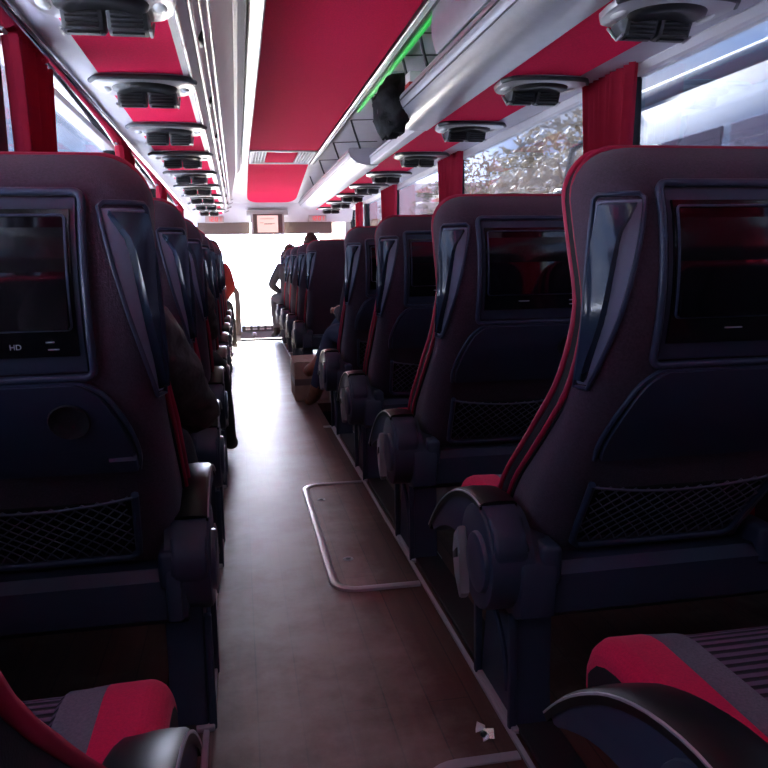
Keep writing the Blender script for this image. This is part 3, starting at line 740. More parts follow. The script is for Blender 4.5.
# curtains
def curtain(y0, y1, X, z0, z1, lab, sg, grp):
    n = 110; w = y1-y0; rows = []; sg2 = .024; pl = max(4, round(w/.055))
    for i, z in enumerate(frange(z1, z0, 16)):
        t = i/15; g = 1 - .22*math.sin(min(1, t*1.2)*PI*.5)
        r = []
        for j in range(n+1):
            u = j/n; ph = 2*PI*pl*u
            r.append((X - sg*(.026 + sg2*math.sin(ph + .6*math.sin(3*t+u*5)) + .004*math.sin(2.3*ph)), (y0+y1)/2 + (u-.5)*w*g + .006*math.cos(ph), z))
        rows.append(r)
    mb = MB(); mb.grid(rows)
    back = [[(x + sg*.004, y, z) for x, y, z in r] for r in rows]
    mb.grid(list(reversed(back)))
    o = mb.build('curtain', M['curtain'], None, 80, fix=False); tag(o, lab, 'curtain', grp)
    mb = MB(); mb.tube([(X-sg*.012, y, z1+.006) for y in frange(y0-.02, y1+.02, 3)], .006, 6); mb.build('curtain_rail', M['vent_l'], o, 60)
    return o
GCL = 'red curtains at the left windows'; GCR = 'red curtains at the right windows'
for (y0, y1), l in zip(((2.58, 3.06), (4.78, 5.3), (7.1, 7.6), (9.4, 9.9), (-.68, -.3)), ('wide red curtain at the left edge beside the nearest left window', 'second red curtain on the left, seen above the large seat back', 'third red curtain on the left, narrow beyond the second seat',
        'farthest red curtain on the left near the front', 'red curtain on the left behind the camera, seen mirrored in the screen')):
    curtain(y0, y1, -.662, .78, 1.645, l, -1, GCL)
for (y0, y1), l in zip(((3.02, 3.5), (5.52, 6.15), (7.9, 8.6), (10.1, 10.5), (-.42, .08)), ('pleated red curtain on the right above the largest right seat back', 'red curtain on the right above the second right seat back', 'third red curtain on the right, beyond the pale window',
        'farthest red curtain on the right beside the front pillar', 'red curtain on the right behind the camera, seen mirrored in the screen')):
    curtain(y0, y1, 1.648, .78, 1.748, l, 1, GCR)

# -------------------------------------------------------------------- floor fittings
struct(extr('trim_6', [(.498, 0), (.499, .006), (.508, .008), (.512, .0)], Y0, 4.40, M['edge']))
struct(extr('trim_7', [(-.113, 0), (-.110, .008), (-.10, .006), (-.099, 0)], Y0, 9.7, M['edge']))
struct(extr('trim_8', [(.498, 0), (.499, .006), (.508, .008), (.512, .0)], 5.25, 9.7, M['edge']))
sbox('trim_9', .518, .60, Y0, 4.35, 0.0, .014, M['rubber'], .004)
sbox('trim_10', -.20, -.125, Y0, 9.7, 0.0, .014, M['rubber'], .004)
sbox('trim_11', .455, .50, WY0-.03, WY0-.005, 0, .008, M['edge'], .002)
def hatch(x0, x1, y0, y1, lab, holes):
    t = empty('floor_hatch', (0, 0, 0), lab, 'hatch')
    P = [(x1, y0)] + [(x0+.07-.07*math.sin(a), y0+.07-.07*math.cos(a)) for a in frange(0, PI/2, 8)] + [(x0+.07-.07*math.cos(a), y1-.07+.07*math.sin(a)) for a in frange(0, PI/2, 8)] + [(x1, y1)]
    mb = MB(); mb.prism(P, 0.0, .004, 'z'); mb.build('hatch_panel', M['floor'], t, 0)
    mb = MB(); rows = []
    D = dense(P, .05, False)
    for i, p in enumerate(D):
        a = D[max(0, i-1)]; b = D[min(len(D)-1, i+1)]; tx, ty = b[0]-a[0], b[1]-a[1]; l = math.hypot(tx, ty); nx, ny = ty/l, -tx/l
        rows.append([(p[0]+nx*o, p[1]+ny*o, z) for o, z in ((.014, 0), (.012, .007), (.004, .009), (-.004, .009), (-.012, .007), (-.014, 0))])
    mb.grid(rows); mb.build('hatch_frame', M['edge'], t, 60)
    for x, y in holes:
        mb = MB(); mb.grid([[(x+r*math.cos(2*PI*k/16), y+r*math.sin(2*PI*k/16), z) for k in range(16)] for r, z in ((.017, .004), (.016, .0062), (.011, .0062), (.010, .0045), (.001, .0045))], True); h = mb.build('lift_ring', M['vent_l'], t, 60)
        mb = MB(); mb.ellipsoid((x, y, .004), (.009, .009, .003), 12, 6); mb.build('lift_plug', M['black'], h, 60)
hatch(.243, .492, 2.115, 3.22, 'rounded metal-framed floor hatch in the aisle beside the second and third right seats', [(.292, 3.0), (.31, 2.35)])
hatch(.30, .492, .2, 1.285, 'metal-framed floor hatch at the bottom edge near the lower right seat', [])
t = empty('litter', (.448, 1.365, 0), 'small crumpled white and black wrapper on the floor near the nearest right pedestal', 'litter')
mb = MB(); mb.add([(-.014, .012, .001), (.004, .004, .012), (.010, .026, .006), (-.006, .03, .014), (-.012, .02, .004)], [(0, 1, 3), (1, 2, 3), (0, 3, 4), (0, 1, 2, 4)]); mb.build('white_scrap', M['paper'], t, 0)
mb = MB(); mb.add([(-.006, -.012, .001), (.016, -.018, .003), (.02, .0, .014), (.0, .006, .012)], [(0, 1, 2, 3)]); mb.add([(-.008, -.02, .001), (.004, -.022, .008), (.006, -.012, .012), (-.006, -.008, .006)], [(0, 1, 2, 3)]); mb.build('foil_scrap', M['silver'], t, 0)
mb = MB(); mb.ellipsoid((-.002, -.004, .006), (.008, .010, .006), 8, 6); mb.build('black_scrap', M['black'], t, 40)
# cardboard box
t = empty('cardboard_box', (.475, 5.32, 0), 'brown taped cardboard box on the aisle floor before the wide plain seat back', 'box')
mb = MB(); mb.box(-.115, .125, 0, .42, .0, .27, .004); mb.build('box_body', M['card'], t, 30)
mb = MB(); mb.prism([(-.115, .27), (-.10, .276), (.118, .274), (.125, .27)], 0, .205, 'y'); mb.prism([(-.115, .27), (-.11, .273), (.12, .278), (.125, .27)], .215, .42, 'y'); mb.build('box_flap', M['card'], t, 0)
mb = MB(); mb.box(-.117, .127, -.0015, .4215, .11, .155); mb.build('tape_band', M['tape'], t, 0)
# front: monitor, displays, visor
t = empty('ceiling_monitor', (.455, 11.22, 1.53), 'small ceiling monitor with a pink screen above the windscreen', 'monitor')
mb = MB(); mb.box(-.235, .235, .0, .12, -.16, .16, .012); mb.box(-.29, .29, .01, .13, .11, .185, .01); mb.build('housing', M['tvsurr'], t, 40)
mb = MB(); mb.box(-.205, .205, -.008, .01, -.145, .125, .006); mb.build('bezel', M['tvframe'], t, 40)
mb = MB(); mb.box(-.145, .145, -.011, .0, -.13, .105); s_ = mb.build('screen', M['tvscr'], t, 0)
mb = MB()
for x0, x1, z in ((-.11, .09, .055), (-.11, -.06, .0), (-.05, .10, -.01), (-.05, .06, -.02)): mb.box(x0, x1, -.0125, -.010, z, z+.006)
mb.build('screen_text', M['tvframe'], s_, 0)
for (x, z, lab) in ((-.285, 1.595, 'small red digit display above the windscreen on the left'), (1.18, 1.60, 'small red digit display above the windscreen on the right')):
    t = empty('digit_display', (x, 11.38, z), lab, 'display')
    mb = MB(); mb.box(-.13, .13, 0, .13, -.045, .045, .006); mb.build('display_case', M['tvsurr'], t, 40)
    mb = MB()
    def seg(cx, on):
        h, w_ = .028, .016
        S = {'a': (-w_, w_, h-.006, h), 'd': (-w_, w_, -h, -h+.006), 'g': (-w_, w_, -.003, .003), 'f': (-w_, -w_+.007, 0, h), 'b': (w_-.007, w_, 0, h), 'e': (-w_, -w_+.007, -h, 0), 'c': (w_-.007, w_, -h, 0)}
        for k in on: a = S[k]; mb.box(cx+a[0], cx+a[1], -.004, .001, a[2], a[3])
    for cx, on in ((-.075, 'bc'), (-.03, 'abged'), (.03, 'abcdef'), (.078, 'bc')): seg(cx, on)
    mb.box(-.003, .003, -.004, .001, .008, .014); mb.box(-.003, .003, -.004, .001, -.014, -.008)
    mb.build('digits', M['redled'], t, 0)
for x0, x1, lab in ((-.54, .21, 'brown-grey sun visor across the top of the windscreen left of the monitor'), (.70, 1.40, 'brown-grey sun visor across the top of the windscreen right of the monitor')):
    t = empty('sun_visor', ((x0+x1)/2, 11.50, 1.47), lab, 'sun visor'); h = (x1-x0)/2
    mb = MB(); mb.box(-h, h, -.01, .01, -.075, .085, .008); mb.build('visor_blind', M['visor'], t, 40)
    mb = MB(); mb.tube([(-h-.02, 0, -.078), (h+.02, 0, -.078)], .009, 8); mb.build('visor_bar', M['vent_l'], t, 60)
mb = MB(); mb.prism([(11.80, 1.75), (12.02, -.18), (12.03, -.18), (11.81, 1.75)], XL, XR, 'x'); struct(mb.build('window_%d' % wn, M['wind'], None, 0))
mb = MB()
for x in (XL, XR-.07): mb.prism([(11.58, 2.1), (11.9, 2.1), (12.08, -.2), (11.72, -.2)], x, x+.07, 'x')
struct(mb.build('wall_pillars', M['pillar'], None, 0))
# dashboard
t = empty('dashboard', (0, 11.2, -.36), 'grey driver dashboard below the windscreen with instrument panel', 'dashboard')
mb = MB(); mb.prism([(.10, 0), (.05, .25), (.02, .36), (.18, .45), (.55, .46), (.78, .40), (.80, 0)], -.66, .62, 'x', .02); mb.build('dash_body', M['dash'], t, 40)
mb = MB(); mb.prism([(.10, 0), (.15, .34), (.3, .40), (.78, .40), (.80, 0)], .64, 1.64, 'x', .02); mb.build('side_console', M['dash'], t, 40)
mb = MB(); mb.prism([(.0, .36), (.02, .44), (.16, .49), (.20, .45)], .03, .50, 'x', .01); ip = mb.build('instrument_panel', M['vent'], t, 40)
mb = MB()
for k in range(4):
    for j in range(2): mb = MB(); mb.box(.08+.1*k, .145+.1*k, -.01, .01, .385+.035*j, .41+.035*j, .003); mb.build('switch', M['vent_l'], ip, 40)
t = empty('gear_lever', (.20, 11.0, -.36), 'small gear lever standing before the dashboard', 'gear lever')
mb = MB(); mb.tube([(0, 0, 0), (0, .02, .2), (0, .01, .31)], .012, 8); mb.build('lever_rod', M['vent_l'], t, 60)
mb = MB(); mb.ellipsoid((0, .01, .33), (.035, .035, .04), 14, 10); mb.build('lever_knob', M['dash'], t, 60)
mb = MB(); mb.grid([[(r*math.cos(2*PI*k/14), r*math.sin(2*PI*k/14), z) for k in range(14)] for r, z in ((.09, 0), (.07, .08), (.03, .16))], True, True); mb.build('lever_boot', M['rubber'], t, 60)
t = empty('steering_wheel', (-.25, 11.05, .13), 'dark steering wheel at the driver position on the left', 'steering wheel'); t.rotation_euler = (math.radians(-35), 0, 0)
mb = MB(); mb.tube([(.21*math.cos(a), .21*math.sin(a), 0) for a in frange(0, 2*PI, 41)[:-1]], .015, 8, True); mb.build('rim', M['black'], t, 60)
mb = MB(); mb.ellipsoid((0, 0, -.02), (.06, .06, .03), 14, 8)
for a in (PI/2, PI*7/6, PI*11/6): mb.tube([(0, 0, -.015), (.205*math.cos(a), .205*math.sin(a), 0)], .014, 6)
mb.build('spokes', M['black'], t, 60)
# loop handrail ahead of the left row
t = empty('handrail', (-.075, 10.45, 0), 'beige loop handrail ahead of the left front seat', 'handrail')
loop = [(-.09, 0, 0), (-.085, 0, .35), (-.10, 0, .56), (-.085, 0, .63), (-.04, 0, .66), (.02, 0, .645), (.055, 0, .58), (.062, 0, .45), (.06, 0, .2), (.055, 0, 0)]
mb = MB(); mb.tube(dense(loop, .03, False), .036, 12); mb.build('rail_loop', M['beige'], t, 60)
mb = MB(); mb.box(-.14, .085, -.05, .05, -.36, .02, .006); mb.build('rail_base', M['vent_l'], t, 40)

# ------------------------------------------------------------------ people
def person(name, lab, J, cols, hair, face=(0, 1, 0), thick=1.0):
    """J: joints in world space; cols: material per body region"""
    root_i = 'pelvis'
    bones = [('pelvis', 'belly'), ('belly', 'chest'), ('chest', 'neck'), ('neck', 'skull')]
    for s in 'lr':
        bones += [('chest', 'sh_'+s), ('sh_'+s, 'el_'+s), ('el_'+s, 'wr_'+s), ('wr_'+s, 'pa_'+s), ('pelvis', 'hip_'+s), ('hip_'+s, 'kn_'+s), ('kn_'+s, 'an_'+s), ('an_'+s, 'toe_'+s)]
    J = {k: Vector(v) for k, v in J.items()}
    J['belly'] = (J['pelvis'] + J['chest'])/2
    for s in 'lr':
        d = (J['wr_'+s] - J['el_'+s]).normalized(); J['pa_'+s] = J['wr_'+s] + d*.07
    hf = Vector(face).normalized()
    J['skull'] = J['neck'] + Vector((0, 0, .10)) + hf*.02
    R = {'pelvis': (.15, .13), 'belly': (.145, .12), 'chest': (.155, .12), 'neck': (.055, .055), 'skull': (.05, .05)}
    for s in 'lr':
        R['sh_'+s] = (.075, .075); R['el_'+s] = (.05, .05); R['wr_'+s] = (.033, .033); R['pa_'+s] = (.038, .02)
        R['hip_'+s] = (.095, .095); R['kn_'+s] = (.066, .066); R['an_'+s] = (.045, .045); R['toe_'+s] = (.045, .035)
    # mid points give the limbs their taper
    V = []; idx = {}; E = []; rad = []
    def vert(k, p, r):
        idx[k] = len(V); V.append(p); rad.append(r)
    for k in J: vert(k, J[k], R[k])
    for a, b in bones:
        if (a[:2], b[:2]) in (('sh', 'el'), ('el', 'wr'), ('hi', 'kn'), ('kn', 'an')):
            m = (J[a]+J[b])/2; ra, rb = R[a], R[b]; f = 1.12 if a[:2] in ('kn', 'el') else 1.0
            vert(a+b, m, ((ra[0]+rb[0])/2*f, (ra[1]+rb[1])/2*f)); E += [(idx[a], idx[a+b]), (idx[a+b], idx[b])]
        else: E.append((idx[a], idx[b]))
    me = bpy.data.meshes.new('sk'); me.from_pydata(V, E, [])
    tmp = bpy.data.objects.new('sk', me); COL.objects.link(tmp)
    md = tmp.modifiers.new('s', 'SKIN'); md.use_smooth_shade = True
    for i, sv in enumerate(me.skin_vertices[0].data):
        k = thick if list(idx)[i][:2] not in ('pa', 'wr', 'ne', 'sk') else 1
        sv.radius = (rad[i][0]*k, rad[i][1]*k); sv.use_root = (i == idx['pelvis'])
    ms = tmp.modifiers.new('u', 'SUBSURF'); ms.levels = 3; ms.render_levels = 3
    dg = bpy.context.evaluated_depsgraph_get(); dg.update()
    bm_ = bpy.data.meshes.new_from_object(tmp.evaluated_get(dg))
    mb = MB(); mats = ['top', 'bottom', 'skin', 'shoe']
    segs = [(J[a], J[b], a, b) for a, b in bones]
    def region(p):
        best = None
        for A, B, a, b in segs:
            d = B-A; t = max(0, min(1, (p-A).dot(d)/max(d.length_squared, 1e-9))); q = (p-(A+d*t)).length / max(.6*(R[a][0]*(1-t)+R[b][0]*t), .02)
            if best is None or q < best[0]: best = (q, a, b, t)
        a, b = best[1][:2], best[2][:2]
        if a == 'an' or (a == 'kn' and best[3] > .86): return 3
        if a in ('hi', 'kn') or (a == 'pe' and b == 'hi'): return 1
        if a in ('wr',) or a in ('ne',): return 2
        if (a == 'pe' and best[3] < .25): return 1
        return 0
    vs = [v.co.copy() for v in bm_.vertices]
    if cols[0] == M['jacket']:
        reg = {}
        for p in bm_.polygons:
            if region(Vector(p.center)) == 0:
                for i in p.vertices: reg[i] = 1
        for i in reg:
            v = vs[i]; vs[i] = v + bm_.vertices[i].normal*(.014*mnoise.noise(v*17) + .008*mnoise.noise(v*38))
    mb.v = [tuple(v) for v in vs]
    for p in bm_.polygons: mb.f.append(tuple(p.vertices)); mb.m.append(region(Vector(p.center)))
    bpy.data.objects.remove(tmp); bpy.data.meshes.remove(bm_)
    # head
    up = Vector((0, 0, 1)); rt = hf.cross(up).normalized(); hc = J['neck'] + Vector((0, 0, .145)) + hf*.035
    def hp(x, y, z): return hc + rt*x + hf*y + up*z
    rows = []; NU, NV = 28, 20
    for i in range(NV+1):
        th = PI*i/NV; row = []
        for k in range(NU):
            ph = 2*PI*k/NU; st = max(math.sin(th), .01); x = .076*st*math.cos(ph); y = .096*st*math.sin(ph); z = .118*math.cos(th)
            if z < 0: x *= 1-.28*(z/.118)**2; y = y*(1-.12*(z/.118)**2) + (.012*(-z/.118) if y > 0 else .03*(-z/.118))
            if y > .05:
                for ex in (-.031, .031):   # eye sockets
                    y -= .012*math.exp(-(((x-ex)/.016)**2 + ((z-.008)/.012)**2))
                y += .030*math.exp(-((x/.012)**2 + ((z+.022)/.020)**2)) + .012*math.exp(-((x/.009)**2 + ((z+.0)/.022)**2))
                y += .008*math.exp(-((x/.024)**2 + ((z+.063)/.008)**2)) - .006*math.exp(-((x/.026)**2 + ((z+.056)/.004)**2)) + .008*math.exp(-((x/.022)**2 + ((z+.098)/.016)**2))
            row.append(hp(x, y, z))
        rows.append(row)
    mb.grid(rows, True, True, 2)
    for ex in (-1, 1):
        o = len(mb.v); mb.grid([[hp(ex*(.076+.010*math.cos(a)*q), -.005+.018*math.sin(a)*q, -.004+.032*math.cos(a+.3)*q) for a in frange(0, 2*PI, 11)[:-1]] for q in (1, .8, .3)], True, True, 2)
        c = hp(ex*.031, .083, .008); mb.ellipsoid(c, (.011, .011, .009), 10, 8, 4)
    # fingers
    for s in 'lr':
        d = (J['pa_'+s]-J['wr_'+s]).normalized(); side = d.cross(up); side = side.normalized() if side.length > .1 else rt; nrm = side.cross(d)
        sg = 1 if s == 'r' else -1
        for q, (o, L) in enumerate(((-.027, .062), (-.009, .075), (.009, .079), (.027, .070))):
            b = J['pa_'+s] + side*o; 
            mb.tube([b - d*.02, b + d*L*.35, b + d*L*.72 - nrm*L*.22, b + d*L*.88 - nrm*L*.52], .008, 8, False, 2, [.0095, .009, .008, .0065])
        b = J['wr_'+s] + d*.03 + side*(-sg*.02)
        mb.tube([b, b + side*(-sg*.025) + d*.025, b + side*(-sg*.032) + d*.058 - nrm*.012], .009, 8, False, 2, [.011, .0095, .0075])
    o = mb.build(name, [cols[0], cols[1], M['skin'], cols[2], M['black']], None, 80)
    tag(o, lab, 'person')
    # hair
    mb = MB(); rows = []
    for i in range(15):
        th = PI*.62*i/14; row = []
        for k in range(NU):
            ph = 2*PI*k/NU; st = max(math.sin(th), .01)
            fr = .5+.5*math.sin(ph)  # 1 at the front
            t2 = th*(1-.42*fr**2); st = max(math.sin(t2), .01)
            row.append(hp(.084*st*math.cos(ph), .104*st*math.sin(ph)-.004, .127*math.cos(t2)))
        rows.append(row)
    mb.grid(rows, True, True); h = mb.build('hair', hair, o, 80)
    return o
def seated(cx, y, lean=0.0, dz=0.0, **over):
    J = dict(pelvis=(cx, y+.40, .53), chest=(cx+lean, y+.29, .83), neck=(cx+lean*1.3, y+.285, .985+dz))
    for s, g in (('l', -1), ('r', 1)):
        J['sh_'+s] = (cx+lean+g*.17, y+.30, .89); J['el_'+s] = (cx+g*.22, y+.45, .64); J['wr_'+s] = (cx+g*.12, y+.66, .60)
        J['hip_'+s] = (cx+g*.09, y+.42, .52); J['kn_'+s] = (cx+g*.12, y+.84, .52); J['an_'+s] = (cx+g*.12, y+.86, .09); J['toe_'+s] = (cx+g*.12, y+1.02, .045)
    J.update(over); return J
person('person', 'person in black quilted jacket at the left, elbow leaning into the aisle',
       seated(-.36, 1.36, .02, -.15, sh_r=(-.20, 1.66, .83), el_r=(-.098, 1.84, .60), wr_r=(-.18, 2.06, .62), kn_r=(-.20, 2.05, .50), an_r=(-.16, 2.44, .09), toe_r=(-.125, 2.62, .05)), (M['jacket'], M['trouser'], M['shoe']), M['hair'])
person('person', 'person at the left whose dark trouser leg and black shoe reach into the aisle',
       seated(-.36, 3.14, 0, -.06, kn_r=(-.13, 3.72, .50), an_r=(-.085, 3.80, .09), toe_r=(-.07, 3.96, .045)), (M['jacket'], M['trouser'], M['shoe']), M['hair'])
person('person', 'person in red top at the front of the left row, sleeve in the aisle',
       seated(-.32, 7.75, .06, -.05, sh_r=(-.14, 8.1, .93), el_r=(-.07, 8.28, .72), wr_r=(-.12, 8.5, .62), kn_r=(-.12, 8.55, .52), an_r=(-.08, 8.6, .1), toe_r=(-.06, 8.76, .05)), (M['redcloth'], M['trouser'], M['shoe']), M['hair2'])
person('person', 'person in grey clothes near the front right, bent elbow and leg in the aisle',
       seated(.66, 9.1, -.02, -.06, sh_l=(.50, 9.40, .90), el_l=(.40, 9.46, .70), wr_l=(.50, 9.68, .62), kn_l=(.45, 9.80, .54), an_l=(.46, 9.72, .1), toe_l=(.42, 9.9, .05), hip_l=(.56, 9.50, .53)), (M['greycloth'], M['greycloth'], M['shoe']), M['hair2'])
person('person', 'person in jeans and tan boots seated with crossed legs in the fourth right seat',
       seated(.83, 4.02, 0, -.09, kn_l=(.58, 4.82, .52), an_l=(.455, 4.86, .12), toe_l=(.43, 5.03, .05), kn_r=(.66, 4.86, .60), an_r=(.50, 5.02, .30), toe_r=(.40, 4.98, .235), el_l=(.61, 4.45, .63), wr_l=(.60, 4.68, .66)), (M['plum'], M['jeansd'], M['boot']), M['hair'])
person('person', 'person whose brown hair shows above the seat backs on the right near the front',
       seated(.80, 8.15, 0, .03), (M['greycloth'], M['trouser'], M['shoe']), M['hair2'])
# bag hanging over the rack edge
t = empty('backpack', (.915, 4.36, 1.80), 'black bag slumped over the edge of the right luggage rack at the open gap', 'bag')
mb = MB(); rows = []
for i, z in enumerate(frange(-.17, .15, 26)):
    u = i/25; sx = .03+.085*math.sin(u*PI*.75+.1); sy = .04+.12*math.sin(u*PI*.78+.05)
    ox = -.055+.085*u if u < .45 else -.017+.055*(u-.45); oy = -.03*(1-u)+.02*math.sin(u*5)
    r = []
    for k in range(30):
        a = 2*PI*k/30; q = Vector((math.cos(a)*1.3, math.sin(a)*1.3, z*11)); d = 1 + .28*mnoise.noise(q) + .14*mnoise.noise(q*2.7)
        r.append((ox+sx*math.cos(a)*d, oy+sy*math.sin(a)*d, z+.02*mnoise.noise(q*1.7+Vector((5, 0, 0)))))
    rows.append(r)
mb.grid(rows, True, True); bg = mb.build('bag_body', M['bag'], t, 60)
for y in (-.07, .06):
    mb = MB(); mb.tube([(-.06, y, .12), (-.115, y+.03, .06), (-.11, y+.05, -.04), (-.085, y+.03, -.13), (-.07, y, -.165)], .008, 6); mb.build('strap', M['black'], t, 60)
mb = MB(); mb.prism([(-.05, -.15), (.02, -.15), (.03, -.09), (-.07, -.09)], -.10, .05, 'y', .008); mb.build('front_flap', M['bag'], t, 40)

# ------------------------------------------------------------------ outside
M['asph'] = mat('pale_concrete_yard', (.66, .65, .63), .9, noise=.12, nscale=1.5)
M['cbody'] = mat('coach_paint', (.27, .30, .36), .75, spec=.08, noise=.02, nscale=4)
M['cband'] = mat('coach_roof_band', (.085, .10, .135), .8, spec=.08)
M['cwin'] = mat('coach_windows', (.12, .085, .115), .4, spec=.15)
M['cpink'] = mat('coach_pink_stripe', (.40, .10, .17), .7)
M['leaf'] = mat('dry_leaves', (.30, .25, .18), .9, spec=.05, noise=.4, nscale=2)
M['bark'] = mat('bark', (.16, .11, .08), .9)
M['stucco'] = mat('beige_stucco', (.55, .47, .36), .9, noise=.08, nscale=2)
M['roof'] = mat('clay_roof', (.35, .16, .10), .9)
mb = MB(); mb.box(-60, 60, -40, 90, -1.62, -1.6); struct(mb.build('ground', M['asph'], None, 0))
M['ground_dark'] = mat('light_cut_ground', (.16, .16, .165), .9, noise=.15, nscale=3)
mb = MB(); mb.box(1.9, 40, -40, 24, -1.6, -1.595); struct(mb.build('ground_light_cut', M['ground_dark'], None, 0))  # unseen dark strip added to cut ground light bouncing onto the coach
t = empty('coach', (3.25, -4, -1.6), 'pale blue-grey coach parked alongside, seen through the nearest right window', 'coach')
sec = [(0, .35), (0, 3.3), (.03, 3.72), (.12, 3.92), (.4, 4.02), (2.0, 4.02), (2.3, 3.9), (2.4, 3.6), (2.4, .35)]
mb = MB(); mb.prism(sec, 0, 10.6, 'y', .06); mb.build('coach_body', M['cbody'], t, 40)
mb = MB(); mb.box(-.012, .04, .1, 10.5, 3.745, 3.86, .01); mb.build('roof_band', M['cband'], t, 40)
for k in range(6):
    mb = MB(); mb.box(-.014, .02, .35+1.7*k, 1.95+1.7*k, 2.35, 3.42, .01); mb.build('side_window', M['cwin'], t, 40)
mb = MB(); mb.box(-.012, .02, .1, 10.5, 1.7, 2.2, .01); mb.build('stripe', M['cpink'], t, 40)
mb = MB(); mb.box(.1, 2.3, 10.55, 10.615, 1.5, 3.5, .02); mb.build('windscreen', M['cwin'], t, 40)
for y in (2.2, 8.6):
    for x in (0, 2.15):
        mb = MB(); mb.tube([(x, y, .48), (x+.25, y, .48)], .48, 24); mb.build('wheel', M['rubber'], t, 40)
mb = MB(); mb.tube([(.05, 10.6, 3.7), (-.15, 10.9, 3.55), (-.2, 10.95, 3.2)], .03, 6); mb.box(-.3, -.1, 10.85, 11.0, 2.8, 3.2, .03); mb.build('side_mirror', M['black'], t, 40)
def tree(x, y, h, r, seed, lab):
    rg = random.Random(seed); t = empty('tree', (x, y, -1.6), lab, 'tree', 'trees seen through the right windows')
    mb = MB(); mb.tube([(0, 0, 0), (.1, .05, h*.3), (.0, .1, h*.55), (.15, 0, h*.8)], .15, 8, False, None, [.2, .16, .12, .05])
    for k in range(6):
        a = rg.uniform(0, 6.28); z = h*rg.uniform(.35, .7); mb.tube([(0, 0, z), (r*.5*math.cos(a), r*.5*math.sin(a), z+.5), (r*.85*math.cos(a), r*.85*math.sin(a), z+1.0)], .05, 6, False, None, [.08, .05, .02])
    mb.build('trunk', M['bark'], t, 60)
    mb = MB()
    for k in range(3200):
        while True:
            p = Vector((rg.uniform(-1, 1), rg.uniform(-1, 1), rg.uniform(-1, 1)))
            if .3 < p.length < 1: break
        c = Vector((p.x*r, p.y*r, h*.62 + p.z*h*.42)); s = rg.uniform(.07, .15)
        u = Vector((rg.uniform(-1, 1), rg.uniform(-1, 1), rg.uniform(-1, 1))).normalized(); w = u.orthogonal().normalized()
        mb.add([c-u*s, c+w*s*.45+u*.02, c+u*s, c-w*s*.45+u*.02], [(0, 1, 2, 3)])
    mb.build('crown', M['leaf'], t, 0, fix=False)
for a in ((6.6, 14.5, 5.2, 2.0, 1, 'sunlit thin-leaved tree beyond the parked coach, seen through the second right window'), (9.5, 20, 6.5, 2.6, 2, 'larger tree behind the thin-leaved one, seen through the right windows'),
          (8.2, 25, 6.0, 2.6, 3, 'tree farthest along the right side, seen through the pale third window')): tree(*a)
t = empty('house', (9.0, 30, -1.6), 'beige stucco house behind the trees on the right', 'house')
mb = MB(); mb.box(-5, 8, 0, 8, 0, 4.2); mb.build('house_wall', M['stucco'], t, 0)
mb = MB(); mb.prism([(-.6, 4.2), (4, 6.0), (8.6, 4.2)], -5.5, 8.5, 'x'); mb.build('house_roof', M['roof'], t, 0)
for x in (-3.5, -.5, 2.5):
    mb = MB(); mb.box(x, x+1.2, -.05, .05, 1.3, 2.9, .02); mb.build('house_window', M['cwin'], t, 40)

# ------------------------------------------------------------------ light
SUN_AZ, SUN_EL = math.radians(6), math.radians(20)     # azimuth measured from +y towards +x
sd = Vector((math.sin(SUN_AZ)*math.cos(SUN_EL), math.cos(SUN_AZ)*math.cos(SUN_EL), math.sin(SUN_EL)))
l = bpy.data.lights.new('sun', 'SUN'); l.energy = 20.0; l.angle = math.radians(1.5); l.color = (1, .95, .88)
lo = bpy.data.objects.new('sun', l); COL.objects.link(lo); lo.rotation_euler = sd.to_track_quat('Z', 'Y').to_euler()
w = bpy.data.worlds.new('sky'); sc.world = w; w.use_nodes = True; nt = w.node_tree; L = nt.links
bg = nt.nodes['Background']; tc = nt.nodes.new('ShaderNodeTexCoord')
sx = nt.nodes.new('ShaderNodeSeparateXYZ'); L.new(tc.outputs['Generated'], sx.inputs[0])
gr = nt.nodes.new('ShaderNodeValToRGB'); L.new(sx.outputs['Z'], gr.inputs[0])
gr.color_ramp.elements[0].color = (.48, .56, .80, 1); gr.color_ramp.elements[1].color = (.14, .27, .66, 1)
e = gr.color_ramp.elements.new(.3); e.color = (.33, .48, .84, 1)
mp = nt.nodes.new('ShaderNodeMapping'); mp.inputs['Scale'].default_value = (2.2, 2.2, 6); L.new(tc.outputs['Generated'], mp.inputs[0])
nz = nt.nodes.new('ShaderNodeTexNoise'); nz.inputs['Scale'].default_value = 1.6; nz.inputs['Detail'].default_value = 8; L.new(mp.outputs[0], nz.inputs['Vector'])
cr = nt.nodes.new('ShaderNodeValToRGB'); cr.color_ramp.elements[0].position = .42; cr.color_ramp.elements[1].position = .62; L.new(nz.outputs['Fac'], cr.inputs[0])
mx = nt.nodes.new('ShaderNodeMix'); mx.data_type = 'RGBA'; mx.inputs['B'].default_value = (.76, .76, .90, 1)
L.new(cr.outputs[0], mx.inputs['Factor']); L.new(gr.outputs[0], mx.inputs['A'])
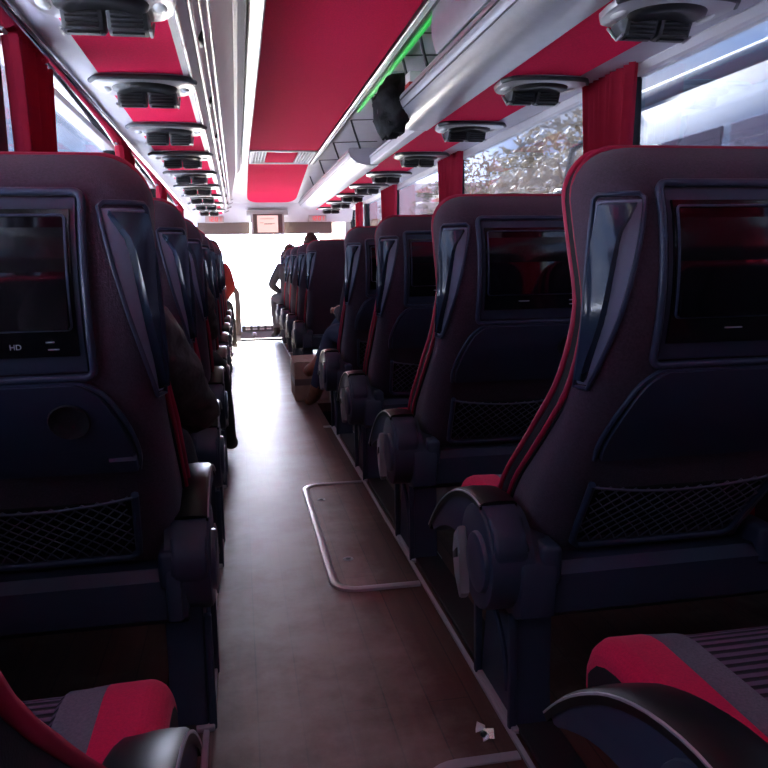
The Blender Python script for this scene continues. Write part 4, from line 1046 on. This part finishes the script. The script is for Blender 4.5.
# bright haze: a wide glow added high out of view to light the interior and a low glare over the road ahead
def lobe(az, el, power, amp, prev):
    az, el = math.radians(az), math.radians(el)
    dp = nt.nodes.new('ShaderNodeVectorMath'); dp.operation = 'DOT_PRODUCT'
    dp.inputs[1].default_value = (math.sin(az)*math.cos(el), math.cos(az)*math.cos(el), math.sin(el)); L.new(tc.outputs['Generated'], dp.inputs[0])
    mm = nt.nodes.new('ShaderNodeMath'); mm.operation = 'MAXIMUM'; mm.inputs[1].default_value = 0; L.new(dp.outputs['Value'], mm.inputs[0])
    pw = nt.nodes.new('ShaderNodeMath'); pw.operation = 'POWER'; pw.inputs[1].default_value = power; L.new(mm.outputs[0], pw.inputs[0])
    ml = nt.nodes.new('ShaderNodeMath'); ml.operation = 'MULTIPLY_ADD'; ml.inputs[1].default_value = amp; L.new(pw.outputs[0], ml.inputs[0])
    if prev is None: ml.inputs[2].default_value = .44
    else: L.new(prev.outputs[0], ml.inputs[2])
    return ml
ml = lobe(5, 6, 150, 34.0, lobe(6, 42, 40, 60.0, None))
L.new(mx.outputs['Result'], bg.inputs['Color'])
sm = nt.nodes.new('ShaderNodeMath'); sm.operation = 'MULTIPLY'; sm.inputs[1].default_value = 1.0; L.new(ml.outputs[0], sm.inputs[0]); L.new(sm.outputs[0], bg.inputs['Strength'])

# ------------------------------------------------------------------ camera
cam = bpy.data.cameras.new('camera'); co = bpy.data.objects.new('camera', cam); COL.objects.link(co); sc.camera = co
cam.sensor_width = 36; cam.lens = 36.0; cam.clip_start = .02; cam.clip_end = 300
co.location = (0, 0, .95)
co.rotation_euler = (Matrix.Rotation(-math.radians(10.556), 3, 'Z') @ Matrix.Rotation(PI/2-math.radians(8.993), 3, 'X') @ Matrix.Rotation(math.radians(-1.0), 3, 'Z')).to_euler()
sc.view_settings.view_transform = 'Standard'; sc.view_settings.look = 'None'; sc.view_settings.gamma = 1; sc.view_settings.exposure = 2.15
sc.view_settings.use_curve_mapping = False
sc.cycles.max_bounces = 10; sc.cycles.diffuse_bounces = 6; sc.cycles.glossy_bounces = 4; sc.cycles.transparent_max_bounces = 16
sc.cycles.use_denoising = True; sc.cycles.sample_clamp_indirect = 8
